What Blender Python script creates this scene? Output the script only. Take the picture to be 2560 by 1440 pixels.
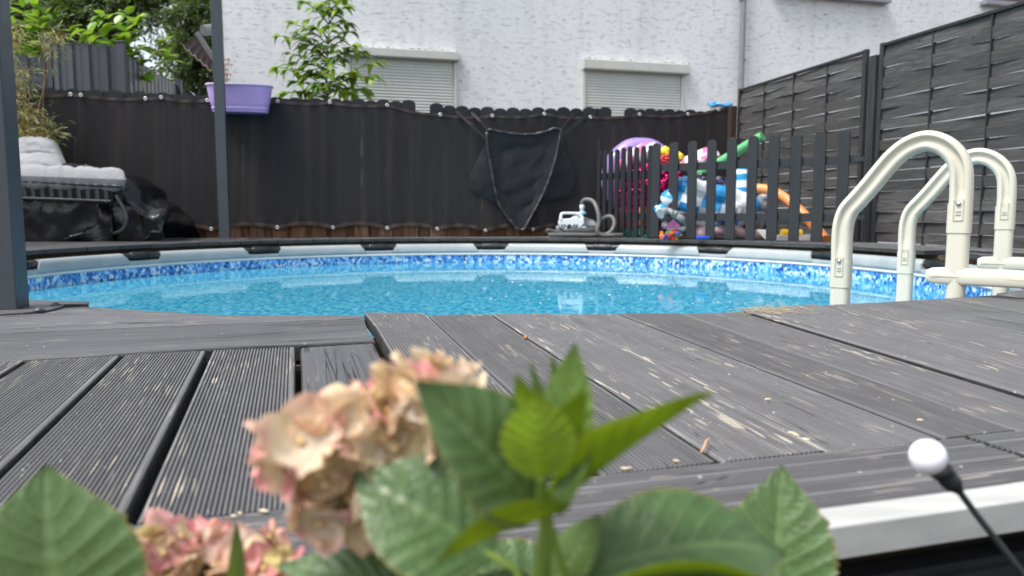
import bpy, bmesh, math, random
import numpy as np
from mathutils import Vector, Matrix, noise
R_ = math.radians
PI = math.pi
random.seed(7)
for o in list(bpy.data.objects):
    bpy.data.objects.remove(o)
C = bpy.context.scene.collection
sc = bpy.context.scene

# ---------------------------------------------------------------- camera, sky, sun
F = 1849.0          # focal length in photo pixels (2560 wide)
HZ = 538.0          # horizon row
CAMH = 0.217        # eye above the deck boards
TH = math.atan((720 - HZ) / F)
cam = bpy.data.cameras.new('camera')
co = bpy.data.objects.new('camera', cam); C.objects.link(co)
co.location = (0, 0, CAMH); co.rotation_euler = (PI / 2 - TH, 0, 0)
cam.sensor_width = 36; cam.lens = 36 * F / 2560
cam.clip_start = 0.02; cam.clip_end = 400
cam.dof.use_dof = True; cam.dof.focus_distance = 1.5; cam.dof.aperture_fstop = 6.0
cam.dof.aperture_blades = 0
sc.camera = co
sc.render.resolution_x = 1024; sc.render.resolution_y = 576

w = bpy.data.worlds.new('World'); sc.world = w; w.use_nodes = True
nt = w.node_tree
sky = nt.nodes.new('ShaderNodeTexSky'); sky.sky_type = 'NISHITA'; sky.sun_disc = False
SUN_EL, SUN_AZ = 60.0, -120.0       # azimuth from +Y towards +X (negative: left)
sky.sun_elevation = R_(SUN_EL); sky.sun_rotation = R_(SUN_AZ)
sky.air_density = 1.0; sky.dust_density = 2.5; sky.ozone_density = 1.0
bgn = nt.nodes['Background']; bgn.inputs['Strength'].default_value = 0.15
hsv = nt.nodes.new('ShaderNodeHueSaturation'); hsv.inputs['Saturation'].default_value = .38     # hazy, mostly clouded sky
nt.links.new(sky.outputs[0], hsv.inputs['Color']); nt.links.new(hsv.outputs[0], bgn.inputs['Color'])
sl = bpy.data.lights.new('sun', 'SUN'); sl.energy = 2.6; sl.angle = R_(24); sl.color = (1, .96, .9)
so = bpy.data.objects.new('sun', sl); C.objects.link(so)
sd = Vector((math.sin(R_(SUN_AZ)) * math.cos(R_(SUN_EL)), math.cos(R_(SUN_AZ)) * math.cos(R_(SUN_EL)), math.sin(R_(SUN_EL))))
so.rotation_euler = sd.to_track_quat('Z', 'Y').to_euler(); so.location = (-4, 3, 8)
sc.view_settings.view_transform = 'Standard'; sc.view_settings.look = 'None'
sc.view_settings.exposure = 0.80; sc.view_settings.gamma = 1.0
sc.cycles.max_bounces = 8; sc.cycles.transparent_max_bounces = 16

# ---------------------------------------------------------------- measuring: pixel of the photo -> place in the garden
def ray(px, py):
    u = (px - 1280) / F; v = (720 - py) / F
    return Vector((u, math.cos(TH) + v * math.sin(TH), -math.sin(TH) + v * math.cos(TH)))
EYE = Vector((0, 0, CAMH))
def G(px, py, z=0.0):
    d = ray(px, py); return EYE + d * ((z - CAMH) / d.z)
def P(px, py, Y):
    d = ray(px, py); return EYE + d * (Y / d.y)
def PLN(px, py, p0, n):
    d = ray(px, py); return EYE + d * ((Vector(p0) - EYE).dot(n) / d.dot(n))

# ---------------------------------------------------------------- mesh helpers
ORG = {}
def link(o): C.objects.link(o); return o
def thing(name, label, cat, loc=(0, 0, 0), group=None, kind=None):
    o = bpy.data.objects.new(name, None); link(o); o.location = loc
    o.empty_display_size = .1
    ORG[o.name] = Vector(loc)
    o['label'] = label; o['category'] = cat
    if group: o['group'] = group
    if kind: o['kind'] = kind
    return o
def tag(o, label=None, cat=None, group=None, kind=None):
    if label: o['label'] = label
    if cat: o['category'] = cat
    if group: o['group'] = group
    if kind: o['kind'] = kind
    return o
class MB:
    def __init__(s): s.v = []; s.f = []; s.m = []; s.s = []; s.uv = {}
    def add(s, vs, fs, m=0, smooth=False, uvs=None):
        b = len(s.v); s.v += [tuple(p) for p in vs]
        for k, f in enumerate(fs):
            if uvs: s.uv[len(s.f)] = [uvs[i] for i in f]
            s.f.append(tuple(i + b for i in f)); s.m.append(m); s.s.append(smooth)
    def box(s, c, size, rot=None, m=0):
        c = Vector(c); hx, hy, hz = [k / 2 for k in size]
        vs = [Vector((x, y, z)) for x in (-hx, hx) for y in (-hy, hy) for z in (-hz, hz)]
        if rot: vs = [rot @ p for p in vs]
        vs = [p + c for p in vs]
        s.add(vs, [(0, 1, 3, 2), (4, 6, 7, 5), (0, 4, 5, 1), (2, 3, 7, 6), (0, 2, 6, 4), (1, 5, 7, 3)], m)
    def beam(s, a, b, wd, ht, m=0, up=(0, 0, 1)):
        a = Vector(a); b = Vector(b); d = (b - a); L = d.length; d.normalize()
        up = Vector(up); sd_ = d.cross(up); sd_.normalize(); up = sd_.cross(d)
        M = Matrix((sd_, d, up)).transposed()
        s.box((a + b) / 2, (wd, L, ht), M, m)
    def tube(s, pts, r, n=10, m=0, cap=True, closed=False, smooth=True):
        pts = [Vector(p) for p in pts]; N = len(pts)
        rs = r if isinstance(r, (list, tuple)) else [r] * N
        ts = []
        for i in range(N):
            a = pts[(i - 1) % N] if closed or i > 0 else pts[0]
            b = pts[(i + 1) % N] if closed or i < N - 1 else pts[-1]
            t = b - a
            ts.append(t.normalized() if t.length > 1e-9 else Vector((0, 0, 1)))
        ref = Vector((0, 0, 1)) if abs(ts[0].z) < .9 else Vector((1, 0, 0))
        u = ts[0].cross(ref).normalized(); vs = []
        for i in range(N):
            u = (u - ts[i] * u.dot(ts[i])).normalized(); v = ts[i].cross(u)
            for k in range(n):
                a = 2 * PI * k / n
                vs.append(pts[i] + (u * math.cos(a) + v * math.sin(a)) * rs[i])
        fs = []
        for i in range(N if closed else N - 1):
            j = (i + 1) % N
            for k in range(n):
                l = (k + 1) % n
                fs.append((i * n + k, i * n + l, j * n + l, j * n + k))
        s.add(vs, fs, m, smooth)
        if cap and not closed:
            s.add(vs[:n], [tuple(range(n - 1, -1, -1))], m); s.add(vs[-n:], [tuple(range(n))], m)
    def lathe(s, prof, c=(0, 0, 0), n=24, m=0, rot=None, smooth=True):
        c = Vector(c); vs = []
        for r, z in prof:
            for k in range(n):
                a = 2 * PI * k / n; p = Vector((r * math.cos(a), r * math.sin(a), z))
                if rot: p = rot @ p
                vs.append(p + c)
        fs = [(i * n + k, i * n + (k + 1) % n, (i + 1) * n + (k + 1) % n, (i + 1) * n + k) for i in range(len(prof) - 1) for k in range(n)]
        s.add(vs, fs, m, smooth)
    def grid(s, fn, nu, nv, m=0, smooth=True, uvf=None, wrapu=False):
        vs = []; uvs = []
        for i in range(nu + (0 if wrapu else 1)):
            for j in range(nv + 1):
                vs.append(fn(i / nu, j / nv)); uvs.append(uvf(i / nu, j / nv) if uvf else (i / nu, j / nv))
        K = nv + 1; NU = nu
        fs = []
        for i in range(NU):
            i2 = (i + 1) % NU if wrapu else i + 1
            for j in range(nv): fs.append((i * K + j, i2 * K + j, i2 * K + j + 1, i * K + j + 1))
        s.add(vs, fs, m, smooth, uvs)
    def prism(s, pts, d, m=0, smooth=False):
        pts = [Vector(p) for p in pts]; d = Vector(d); n = len(pts)
        vs = pts + [p + d for p in pts]
        s.add(vs, [tuple(range(n)), tuple(range(2 * n - 1, n - 1, -1))] + [(i, i + n, (i + 1) % n + n, (i + 1) % n) for i in range(n)], m, smooth)
    def ball(s, c, r, m=0, nu=16, nv=10, rot=None, e=1.0):
        c = Vector(c); r = Vector(r) if not isinstance(r, (int, float)) else Vector((r, r, r))
        def sp(x): return math.copysign(abs(x) ** e, x)
        def fn(a, b):
            th = 2 * PI * a; ph = -PI / 2 + PI * b
            p = Vector((sp(math.cos(ph)) * sp(math.cos(th)) * r.x, sp(math.cos(ph)) * sp(math.sin(th)) * r.y, sp(math.sin(ph)) * r.z))
            if rot: p = rot @ p
            return p + c
        s.grid(fn, nu, nv, m, True)
    def build(s, name, mats, parent=None, bevel=0, fix=False, subs=0):
        off = ORG.get(parent.name, Vector((0, 0, 0))) if parent else Vector((0, 0, 0))
        me = bpy.data.meshes.new(name)
        vs = [(p[0] - off.x, p[1] - off.y, p[2] - off.z) for p in s.v]
        me.from_pydata(vs, [], s.f)
        mats = mats if isinstance(mats, (list, tuple)) else [mats]
        for m in mats: me.materials.append(m)
        me.polygons.foreach_set('material_index', s.m)
        me.polygons.foreach_set('use_smooth', s.s)
        if s.uv:
            ul = me.uv_layers.new(name='UVMap')
            for fi, uv in s.uv.items():
                p = me.polygons[fi]
                for k, li in enumerate(p.loop_indices): ul.data[li].uv = uv[k]
        me.update()
        if fix:
            bm = bmesh.new(); bm.from_mesh(me); bmesh.ops.recalc_face_normals(bm, faces=bm.faces); bm.to_mesh(me); bm.free()
        o = bpy.data.objects.new(name, me); link(o)
        if parent: o.parent = parent
        ORG[o.name] = off.copy()
        if bevel:
            md = o.modifiers.new('bevel', 'BEVEL'); md.width = bevel; md.segments = 2; md.limit_method = 'ANGLE'; md.angle_limit = R_(40)
        if subs:
            md = o.modifiers.new('sub', 'SUBSURF'); md.levels = subs; md.render_levels = subs
        return o

def copy_thing(root, loc):
    r = root.copy(); link(r); r.location = loc; ORG[r.name] = Vector(loc)
    for ch in list(root.children):
        c = ch.copy(); link(c); c.parent = r
        for g in ch.children:
            d = g.copy(); link(d); d.parent = c
    return r

def catmull(pts, n=8):
    pts = [Vector(p) for p in pts]; out = []
    for i in range(len(pts) - 1):
        p0 = pts[max(i - 1, 0)]; p1 = pts[i]; p2 = pts[i + 1]; p3 = pts[min(i + 2, len(pts) - 1)]
        for k in range(n):
            t = k / n
            out.append(.5 * ((2 * p1) + (p2 - p0) * t + (2 * p0 - 5 * p1 + 4 * p2 - p3) * t * t + (3 * p1 - p0 - 3 * p2 + p3) * t ** 3))
    out.append(pts[-1]); return out
def interp(x, tab):
    if x <= tab[0][0]: return tab[0][1]
    for (a, b), (c, d) in zip(tab, tab[1:]):
        if x <= c: return b + (d - b) * (x - a) / (c - a)
    return tab[-1][1]

# ---------------------------------------------------------------- materials
class NT:
    def __init__(s, name):
        s.mat = bpy.data.materials.new(name); s.mat.use_nodes = True; s.t = s.mat.node_tree
        s.b = s.t.nodes['Principled BSDF']; s.out = s.t.nodes['Material Output']
    def n(s, ty, **kw):
        x = s.t.nodes.new(ty)
        for k, v in kw.items():
            if k in x.inputs: x.inputs[k].default_value = v
            else: setattr(x, k, v)
        return x
    def l(s, a, b): s.t.links.new(a, b)
    def coord(s, kind='Object', scale=(1, 1, 1), rot=(0, 0, 0)):
        c = s.n('ShaderNodeTexCoord'); m = s.n('ShaderNodeMapping'); s.l(c.outputs[kind], m.inputs[0])
        m.inputs['Scale'].default_value = scale; m.inputs['Rotation'].default_value = rot
        return m.outputs[0]
    def noise(s, vec, scale, detail=4, rough=.55):
        x = s.n('ShaderNodeTexNoise'); s.l(vec, x.inputs['Vector']); x.inputs['Scale'].default_value = scale
        x.inputs['Detail'].default_value = detail; x.inputs['Roughness'].default_value = rough
        return x.outputs[0]
    def ramp(s, fac, stops, interp='LINEAR'):
        r = s.n('ShaderNodeValToRGB'); s.l(fac, r.inputs[0]); cr = r.color_ramp; cr.interpolation = interp
        while len(cr.elements) < len(stops): cr.elements.new(.5)
        for e, (p, c) in zip(cr.elements, stops):
            e.position = p; e.color = (c, c, c, 1) if isinstance(c, (int, float)) else (*c, 1)
        return r.outputs[0]
    def mix(s, fac, a, b, bt='MIX'):
        x = s.n('ShaderNodeMix', data_type='RGBA'); x.blend_type = bt
        if isinstance(fac, (int, float)): x.inputs[0].default_value = fac
        else: s.l(fac, x.inputs[0])
        for v, i in ((a, 6), (b, 7)):
            if isinstance(v, tuple): x.inputs[i].default_value = (*v, 1)
            elif isinstance(v, (int, float)): x.inputs[i].default_value = (v, v, v, 1)
            else: s.l(v, x.inputs[i])
        return x.outputs[2]
    def math(s, op, a, b=0.0, c=None):
        x = s.n('ShaderNodeMath', operation=op)
        for k, v in enumerate([a, b] + ([c] if c is not None else [])):
            if isinstance(v, (int, float)): x.inputs[k].default_value = v
            else: s.l(v, x.inputs[k])
        return x.outputs[0]
    def bump(s, h, strength=.5, dist=.01, prev=None):
        x = s.n('ShaderNodeBump'); s.l(h, x.inputs['Height']); x.inputs['Strength'].default_value = strength; x.inputs['Distance'].default_value = dist
        if prev: s.l(prev, x.inputs['Normal'])
        return x.outputs[0]
    def fin(s, col=None, rough=None, nrm=None, **kw):
        b = s.b
        if col is not None:
            if isinstance(col, tuple): b.inputs['Base Color'].default_value = (*col, 1)
            else: s.l(col, b.inputs['Base Color'])
        if rough is not None:
            if isinstance(rough, (int, float)): b.inputs['Roughness'].default_value = rough
            else: s.l(rough, b.inputs['Roughness'])
        if nrm is not None: s.l(nrm, b.inputs['Normal'])
        for k, v in kw.items(): b.inputs[k.replace('_', ' ')].default_value = v
        return s.mat
def pm(name, col, rough=.5, var=.12, vs=6, bs=60, bstr=.15, bd=.003, stretch=(1, 1, 1), **kw):
    """painted / plastic / metal surface with a little uneven tone and relief"""
    t = NT(name); v = t.coord('Object', stretch)
    n1 = t.noise(v, vs, 5); dark = tuple(c * (1 - var) for c in col); lite = tuple(min(1, c * (1 + var)) for c in col)
    c = t.ramp(n1, [(.3, dark), (.7, lite)])
    nr = None
    if bstr: nr = t.bump(t.noise(v, bs, 3), bstr, bd)
    rr = t.ramp(t.noise(v, vs * 3, 3), [(.3, max(0, rough - .08)), (.7, min(1, rough + .08))])
    return t.fin(c, rr, nr, **kw)
def leafmat(name, cols, rough=.4, trans=.35, vein=False, vs=30):
    t = NT(name)
    g = t.n('ShaderNodeNewGeometry')
    c = t.ramp(g.outputs['Random Per Island'], [(i / max(1, len(cols) - 1), k) for i, k in enumerate(cols)])
    v = t.coord('Object')
    c = t.mix(t.ramp(t.noise(v, vs, 3), [(.35, 0.0), (.7, .5)]), c, tuple(k * .6 for k in cols[0]))
    t.fin(c, rough)
    tr = t.n('ShaderNodeBsdfTranslucent'); t.l(t.mix(.5, c, (.35, .5, .03), 'MIX'), tr.inputs[0])
    mx = t.n('ShaderNodeMixShader'); mx.inputs[0].default_value = trans
    t.l(t.b.outputs[0], mx.inputs[1]); t.l(tr.outputs[0], mx.inputs[2]); t.l(mx.outputs[0], t.out.inputs[0])
    return t.mat
# ---------------------------------------------------------------- materials of the place
def deckmat(name, base, chips, wornscale=1.0, smooth=False):
    t = NT(name)
    uv = t.n('ShaderNodeUVMap').outputs[0]
    def mp(sx, sy):
        m = t.n('ShaderNodeMapping'); t.l(uv, m.inputs[0]); m.inputs['Scale'].default_value = (sx, sy, 1); return m.outputs[0]
    sep = t.n('ShaderNodeSeparateXYZ'); t.l(uv, sep.inputs[0])
    wn = t.n('ShaderNodeTexWhiteNoise', noise_dimensions='1D'); t.l(t.math('FLOOR', t.math('DIVIDE', sep.outputs[1], 3.0)), wn.inputs['W'])
    tone = t.math('MULTIPLY_ADD', wn.outputs[0], .34, .83)
    grain = t.noise(mp(3, 90), 1, 6, .65)
    c = t.ramp(grain, [(.25, tuple(k * .68 for k in base)), (.55, base), (.8, tuple(k * 1.35 for k in base))])
    blot = t.noise(mp(7, 9), 1, 4)
    c = t.mix(t.ramp(blot, [(.40, 0.0), (.75, .35)]), c, tuple(k * 1.4 for k in base))
    brown = t.noise(mp(5, 12), 1.7, 5)
    c = t.mix(t.ramp(brown, [(.56, 0.0), (.72, .28)]), c, (.10, .088, .08))
    tc = t.n('ShaderNodeCombineColor')
    for k in range(3): t.l(tone, tc.inputs[k])
    c = t.mix(1.0, c, tc.outputs[0], 'MULTIPLY')
    # paint worn off along the rib tops, down to pale wood
    worn = t.noise(mp(2.6, 9), 1.3, 2)
    f1 = t.noise(mp(15, 560), 1, 0, .3)
    f2 = t.math('MULTIPLY', t.ramp(worn, [(.48, 0.0), (.62, 1.0)]), t.ramp(f1, [(.66, 0.0), (.69, 1.0)]))
    f3 = t.ramp(t.noise(mp(60, 420), 1, 1, .3), [(.765, 0.0), (.785, .8)])
    fac = t.math('MULTIPLY', t.math('MULTIPLY', t.math('MAXIMUM', f2, f3), t.ramp(wn.outputs[0], [(.1, .45), (.7, 1.0)])), chips)
    c = t.mix(fac, c, (.52, .47, .38))
    # droppings and dust specks
    sp = t.n('ShaderNodeTexVoronoi'); t.l(mp(1, 1), sp.inputs['Vector']); sp.inputs['Scale'].default_value = 75
    spk = t.math('MULTIPLY', t.ramp(sp.outputs['Distance'], [(.10, 1.0), (.16, 0.0)]), t.ramp(sp.outputs['Color'], [(.78, 0.0), (.8, .75)]))
    c = t.mix(spk, c, (.5, .5, .5))
    # cracks
    crk = t.noise(mp(1.0, 42) if smooth else mp(1.5, 60), 1, 2, .5)
    cf = t.math('MULTIPLY', t.ramp(crk, [(.478, 0.0), (.5, 1.0), (.522, 0.0)] if smooth else [(.492, 0.0), (.5, 1.0), (.508, 0.0)]), t.ramp(t.noise(mp(2, 8), 1.1, 1), [(.46, 0.0), (.52, 1.0)] if smooth else [(.56, 0.0), (.62, 1.0)]))
    c = t.mix(t.math('MULTIPLY', cf, 1.0 if smooth else .35), c, (.012, .012, .013))
    n1 = t.bump(grain, .5, .0016)
    n2 = t.bump(t.noise(mp(160, 900), 1, 3), .35, .0008, n1)
    n3 = t.bump(cf, .5, -.003, n2)
    r = t.ramp(blot, [(.3, .62), (.7, .48)])
    return t.fin(c, r, n3, Specular_IOR_Level=.4)
M_DECK = deckmat('painted_deck_wood', (.124, .124, .130), .95)
M_DECKS = deckmat('painted_smooth_wood', (.094, .096, .103), .5, smooth=True)
M_DECKF = deckmat('painted_far_deck_wood', (.085, .087, .093), .7)
M_END = pm('board_end', (.035, .04, .045), .6, .3)

def make_wall_mat():
    t = NT('scratched_render')
    uv = t.n('ShaderNodeUVMap').outputs[0]
    def mp(sx, sy, r=0):
        m = t.n('ShaderNodeMapping'); t.l(uv, m.inputs[0]); m.inputs['Scale'].default_value = (sx, sy, 1); m.inputs['Rotation'].default_value = (0, 0, r); return m.outputs[0]
    # worm-like horizontal grooves
    a = t.noise(mp(2.2, 38), 1, 3, .5)
    line = t.ramp(a, [(.480, 0.0), (.488, 1.0), (.496, 0.0)])
    brk = t.ramp(t.noise(mp(6, 20), 1.3, 1, .4), [(.54, 0.0), (.6, 1.0)])
    gr = t.math('MULTIPLY', line, brk)
    a2 = t.noise(mp(4.5, 70, .02), 1, 2, .5)
    gr2 = t.math('MULTIPLY', t.ramp(a2, [(.525, 0.0), (.535, 1.0), (.545, 0.0)]), t.ramp(t.noise(mp(9, 16), 1.1, 1, .4), [(.57, 0.0), (.62, 1.0)]))
    gr = t.math('MAXIMUM', gr, gr2)
    col = t.ramp(t.noise(mp(.7, .9), 1, 4), [(.3, (.76, .78, .805)), (.7, (.83, .84, .855))])
    st = t.ramp(t.noise(mp(4, .35), 1, 3), [(.5, 0.0), (.75, .35)])
    col = t.mix(st, col, (.56, .57, .56))
    col = t.mix(t.math('MULTIPLY', gr, .55), col, (.42, .44, .45))
    n1 = t.bump(t.noise(mp(60, 90), 1, 4), .5, .004)
    n2 = t.bump(t.noise(mp(3, 30), 1, 2), .10, .004, n1)
    n3 = t.bump(gr, .8, -.010, n2)
    return t.fin(col, .9, n3)
M_WALL = make_wall_mat()

def make_fabric():
    t = NT('woven_screen_fabric')
    uv = t.n('ShaderNodeUVMap').outputs[0]
    def mp(sx, sy):
        m = t.n('ShaderNodeMapping'); t.l(uv, m.inputs[0]); m.inputs['Scale'].default_value = (sx, sy, 1); return m.outputs[0]
    base = t.ramp(t.noise(mp(1.2, .8), 1, 4), [(.3, (.0125, .0120, .0135)), (.7, (.021, .019, .0195))])
    stripe = t.noise(mp(7.5, .35), 1, 3, .6)       # dust lines where the boards behind press on the cloth
    c = t.mix(t.ramp(stripe, [(.50, 0.0), (.68, .8)]), base, (.040, .029, .025))
    seam = t.ramp(t.noise(mp(26, .6), 1, 1), [(.70, 0.0), (.71, 1.0)])
    br = t.ramp(t.noise(mp(2, 6), 1, 2), [(.45, 0.0), (.6, .5)])
    c = t.mix(t.math('MULTIPLY', seam, br), c, (.10, .085, .075))
    wv = t.n('ShaderNodeTexWave', bands_direction='Y'); t.l(mp(1, 1), wv.inputs[0]); wv.inputs['Scale'].default_value = 80; wv.inputs['Distortion'].default_value = 1.5
    c = t.mix(t.math('MULTIPLY', wv.outputs[1], .22), c, (.032, .033, .038))
    n = t.bump(wv.outputs[1], .3, .002)
    n = t.bump(t.noise(mp(6, .5), 1, 2), .25, .02, n)
    return t.fin(c, .75, n, Specular_IOR_Level=.25)
M_FAB = make_fabric()
M_HEM = pm('brown_hem', (.045, .028, .022), .6, .3)
M_GROM = pm('grommet_metal', (.62, .62, .60), .35, .1, Metallic=.7)

def wood(name, cols, stretch=(1, 1, 1), rough=.7, scale=12, knots=True, bumpd=.004, spec=.3):
    t = NT(name); v = t.coord('Object', stretch)
    n1 = t.noise(v, scale, 6, .65)
    c = t.ramp(n1, [(.25, cols[0]), (.5, cols[1]), (.78, cols[2])])
    g = t.n('ShaderNodeNewGeometry')
    c = t.mix(t.math('MULTIPLY', g.outputs['Random Per Island'], .75), c, tuple(k * .55 for k in cols[1]))
    if knots:
        vo = t.n('ShaderNodeTexVoronoi'); t.l(t.coord('Object', (1, 1, 2.2)), vo.inputs['Vector']); vo.inputs['Scale'].default_value = 3.3
        kn = t.ramp(vo.outputs['Distance'], [(.035, 1.0), (.06, 0.0)])
        c = t.mix(t.math('MULTIPLY', kn, .8), c, tuple(k * .35 for k in cols[0]))
    nr = t.bump(n1, .5, bumpd)
    return t.fin(c, rough, nr, Specular_IOR_Level=spec)
M_LAT = wood('weathered_woven_slats', [(.038, .038, .040), (.078, .077, .077), (.175, .168, .160)], (1.2, 1.2, 18), .85, 5, True, .003, .12)
M_LATF = wood('weathered_panel_frame', [(.018, .019, .022), (.034, .035, .039), (.056, .056, .058)], (14, 14, 1), .65, 4)
M_PAL = wood('dark_painted_palings', [(.014, .015, .018), (.022, .025, .030), (.035, .037, .042)], (10, 10, 1), .6, 4, False)
M_RAW = wood('raw_paling_wood', [(.09, .035, .015), (.22, .11, .06), (.42, .31, .22)], (9, 9, 1.4), .8, 3, True)
M_PICK = wood('anthracite_pickets', [(.012, .014, .017), (.018, .021, .025), (.030, .033, .038)], (12, 12, 1), .5, 5, True, .002, .4)
M_POST = pm('anthracite_powder_coat', (.048, .059, .070), .42, .10, 3, 200, .1, .0008)
M_POSTD = pm('anthracite_plate', (.085, .085, .09), .5, .25)

def make_liner():
    t = NT('pebble_print_liner')
    uv = t.n('ShaderNodeUVMap').outputs[0]
    sep = t.n('ShaderNodeSeparateXYZ'); t.l(uv, sep.inputs[0])
    m = t.n('ShaderNodeMapping'); t.l(uv, m.inputs[0]); m.inputs['Scale'].default_value = (1, .85, 1)
    vo = t.n('ShaderNodeTexVoronoi'); t.l(m.outputs[0], vo.inputs['Vector']); vo.inputs['Scale'].default_value = 44; vo.inputs['Randomness'].default_value = .75
    ve = t.n('ShaderNodeTexVoronoi', feature='DISTANCE_TO_EDGE'); t.l(m.outputs[0], ve.inputs['Vector']); ve.inputs['Scale'].default_value = 44; ve.inputs['Randomness'].default_value = .75
    sc_ = t.n('ShaderNodeSeparateColor'); t.l(vo.outputs['Color'], sc_.inputs[0])
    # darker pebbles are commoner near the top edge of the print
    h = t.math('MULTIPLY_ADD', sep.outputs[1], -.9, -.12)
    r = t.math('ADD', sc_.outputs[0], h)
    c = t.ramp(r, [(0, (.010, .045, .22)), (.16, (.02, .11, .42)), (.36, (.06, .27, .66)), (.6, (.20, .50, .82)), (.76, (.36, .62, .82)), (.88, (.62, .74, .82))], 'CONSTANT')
    c = t.mix(t.ramp(ve.outputs['Distance'], [(.02, .55), (.09, 0.0)]), c, (.08, .30, .66))
    # deeper down the print turns to a calm turquoise
    bb = t.n('ShaderNodeTexVoronoi', feature='SMOOTH_F1'); t.l(m.outputs[0], bb.inputs['Vector']); bb.inputs['Scale'].default_value = 20
    deep = t.ramp(bb.outputs['Distance'], [(.1, (.02, .34, .60)), (.5, (.06, .56, .80))])
    c = t.mix(t.ramp(sep.outputs[1], [(0, 0.0), (1, 0.0)]), c, deep)
    lt = t.math('LESS_THAN', sep.outputs[1], -.42)
    c = t.mix(lt, c, deep)
    return t.fin(c, .35)
M_LINER = make_liner()
def make_floor():
    t = NT('pool_floor_print')
    v = t.coord('Object')
    vo = t.n('ShaderNodeTexVoronoi', feature='SMOOTH_F1'); t.l(v, vo.inputs['Vector']); vo.inputs['Scale'].default_value = 17
    n = t.noise(v, 22, 3)
    f = t.math('ADD', t.math('MULTIPLY', vo.outputs['Distance'], .8), t.math('MULTIPLY', n, .6))
    c = t.ramp(f, [(.35, (.012, .32, .62)), (.55, (.035, .52, .82)), (.75, (.20, .80, .95))])
    return t.fin(c, .5)
M_FLOOR = make_floor()
def make_water():
    t = NT('pool_water_surface')
    v = t.coord('Object')
    n1 = t.noise(t.coord('Object', (1, 1.6, 1)), 5.5, 3, .5)
    n2 = t.noise(v, 26, 3, .5)
    nr = t.bump(n1, .06, .010)
    nr = t.bump(n2, .05, .002, nr)
    tr = t.n('ShaderNodeBsdfTransparent'); 
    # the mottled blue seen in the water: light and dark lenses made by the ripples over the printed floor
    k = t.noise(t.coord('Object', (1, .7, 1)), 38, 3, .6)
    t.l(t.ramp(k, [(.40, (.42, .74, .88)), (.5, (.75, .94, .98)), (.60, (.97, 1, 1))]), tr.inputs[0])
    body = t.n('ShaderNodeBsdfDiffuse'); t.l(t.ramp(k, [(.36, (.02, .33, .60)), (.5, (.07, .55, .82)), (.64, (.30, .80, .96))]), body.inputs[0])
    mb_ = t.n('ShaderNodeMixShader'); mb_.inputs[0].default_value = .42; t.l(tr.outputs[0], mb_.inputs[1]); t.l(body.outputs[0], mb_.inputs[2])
    gl = t.n('ShaderNodeBsdfGlossy'); gl.inputs['Roughness'].default_value = .015; gl.inputs[0].default_value = (.95, .98, 1, 1)
    t.l(nr, gl.inputs['Normal'])
    fr = t.n('ShaderNodeFresnel'); fr.inputs['IOR'].default_value = 1.26; t.l(nr, fr.inputs['Normal'])
    mx = t.n('ShaderNodeMixShader'); t.l(t.math('MULTIPLY', fr.outputs[0], .8), mx.inputs[0])
    t.l(mb_.outputs[0], mx.inputs[1]); t.l(gl.outputs[0], mx.inputs[2]); t.l(mx.outputs[0], t.out.inputs[0])
    return t.mat
M_WATER = make_water()
M_RAIL = None
def make_rail():
    t = NT('rail_enamel')
    v = t.coord('Object')
    c = t.ramp(t.noise(v, 5, 5), [(.3, (.27, .32, .35)), (.7, (.36, .39, .395))])  # grey enamel with the pool's blue reflection mixed into its colour
    c = t.mix(t.ramp(t.noise(t.coord('Object', (1, 1, 3)), 16, 5, .7), [(.5, 0.0), (.8, .5)]), c, (.38, .36, .28))
    return t.fin(c, t.ramp(t.noise(v, 30, 3), [(.3, .3), (.7, .5)]), t.bump(t.noise(v, 12, 3), .2, .004), Coat_Weight=.25)
M_RAIL = make_rail()
M_LIP = pm('liner_lip', (.55, .58, .59), .45, .08)
M_BLK = pm('black_plastic', (.016, .02, .021), .38, .3, 8, 120, .3, .001)
M_CREAM = pm('cream_resin', (.56, .545, .46), .38, .05, 4, 260, .12, .0006, Subsurface_Weight=.0)
M_STEEL = pm('steel', (.5, .5, .5), .25, .1, Metallic=1.0)
M_ALU = pm('brushed_aluminium_trim', (.62, .62, .60), .35, .12, 6, 90, .15, .001, (1, 8, 8), Metallic=.35)
M_BLACKB = pm('black_step_board', (.012, .012, .014), .5, .3)
M_GROUND = pm('garden_soil', (.06, .05, .038), .95, .3, 3, 30, .8, .03)
M_SHUT = pm('shutter_grey_green', (.56, .58, .55), .45, .05, 3, 60, .1, .001)
M_SHUTB = pm('shutter_box_paint', (.56, .57, .53), .5, .06, 5)
M_PIPE = pm('zinc_downpipe', (.24, .25, .26), .5, .15, 5)
M_SILL = pm('grey_window_sill', (.30, .30, .36), .5, .1)
M_BROWN = pm('brown_window_frame', (.11, .06, .045), .5, .1)
M_PANE = NT('window_pane').fin((.35, .42, .42), .08, None, Specular_IOR_Level=.8)

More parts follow.
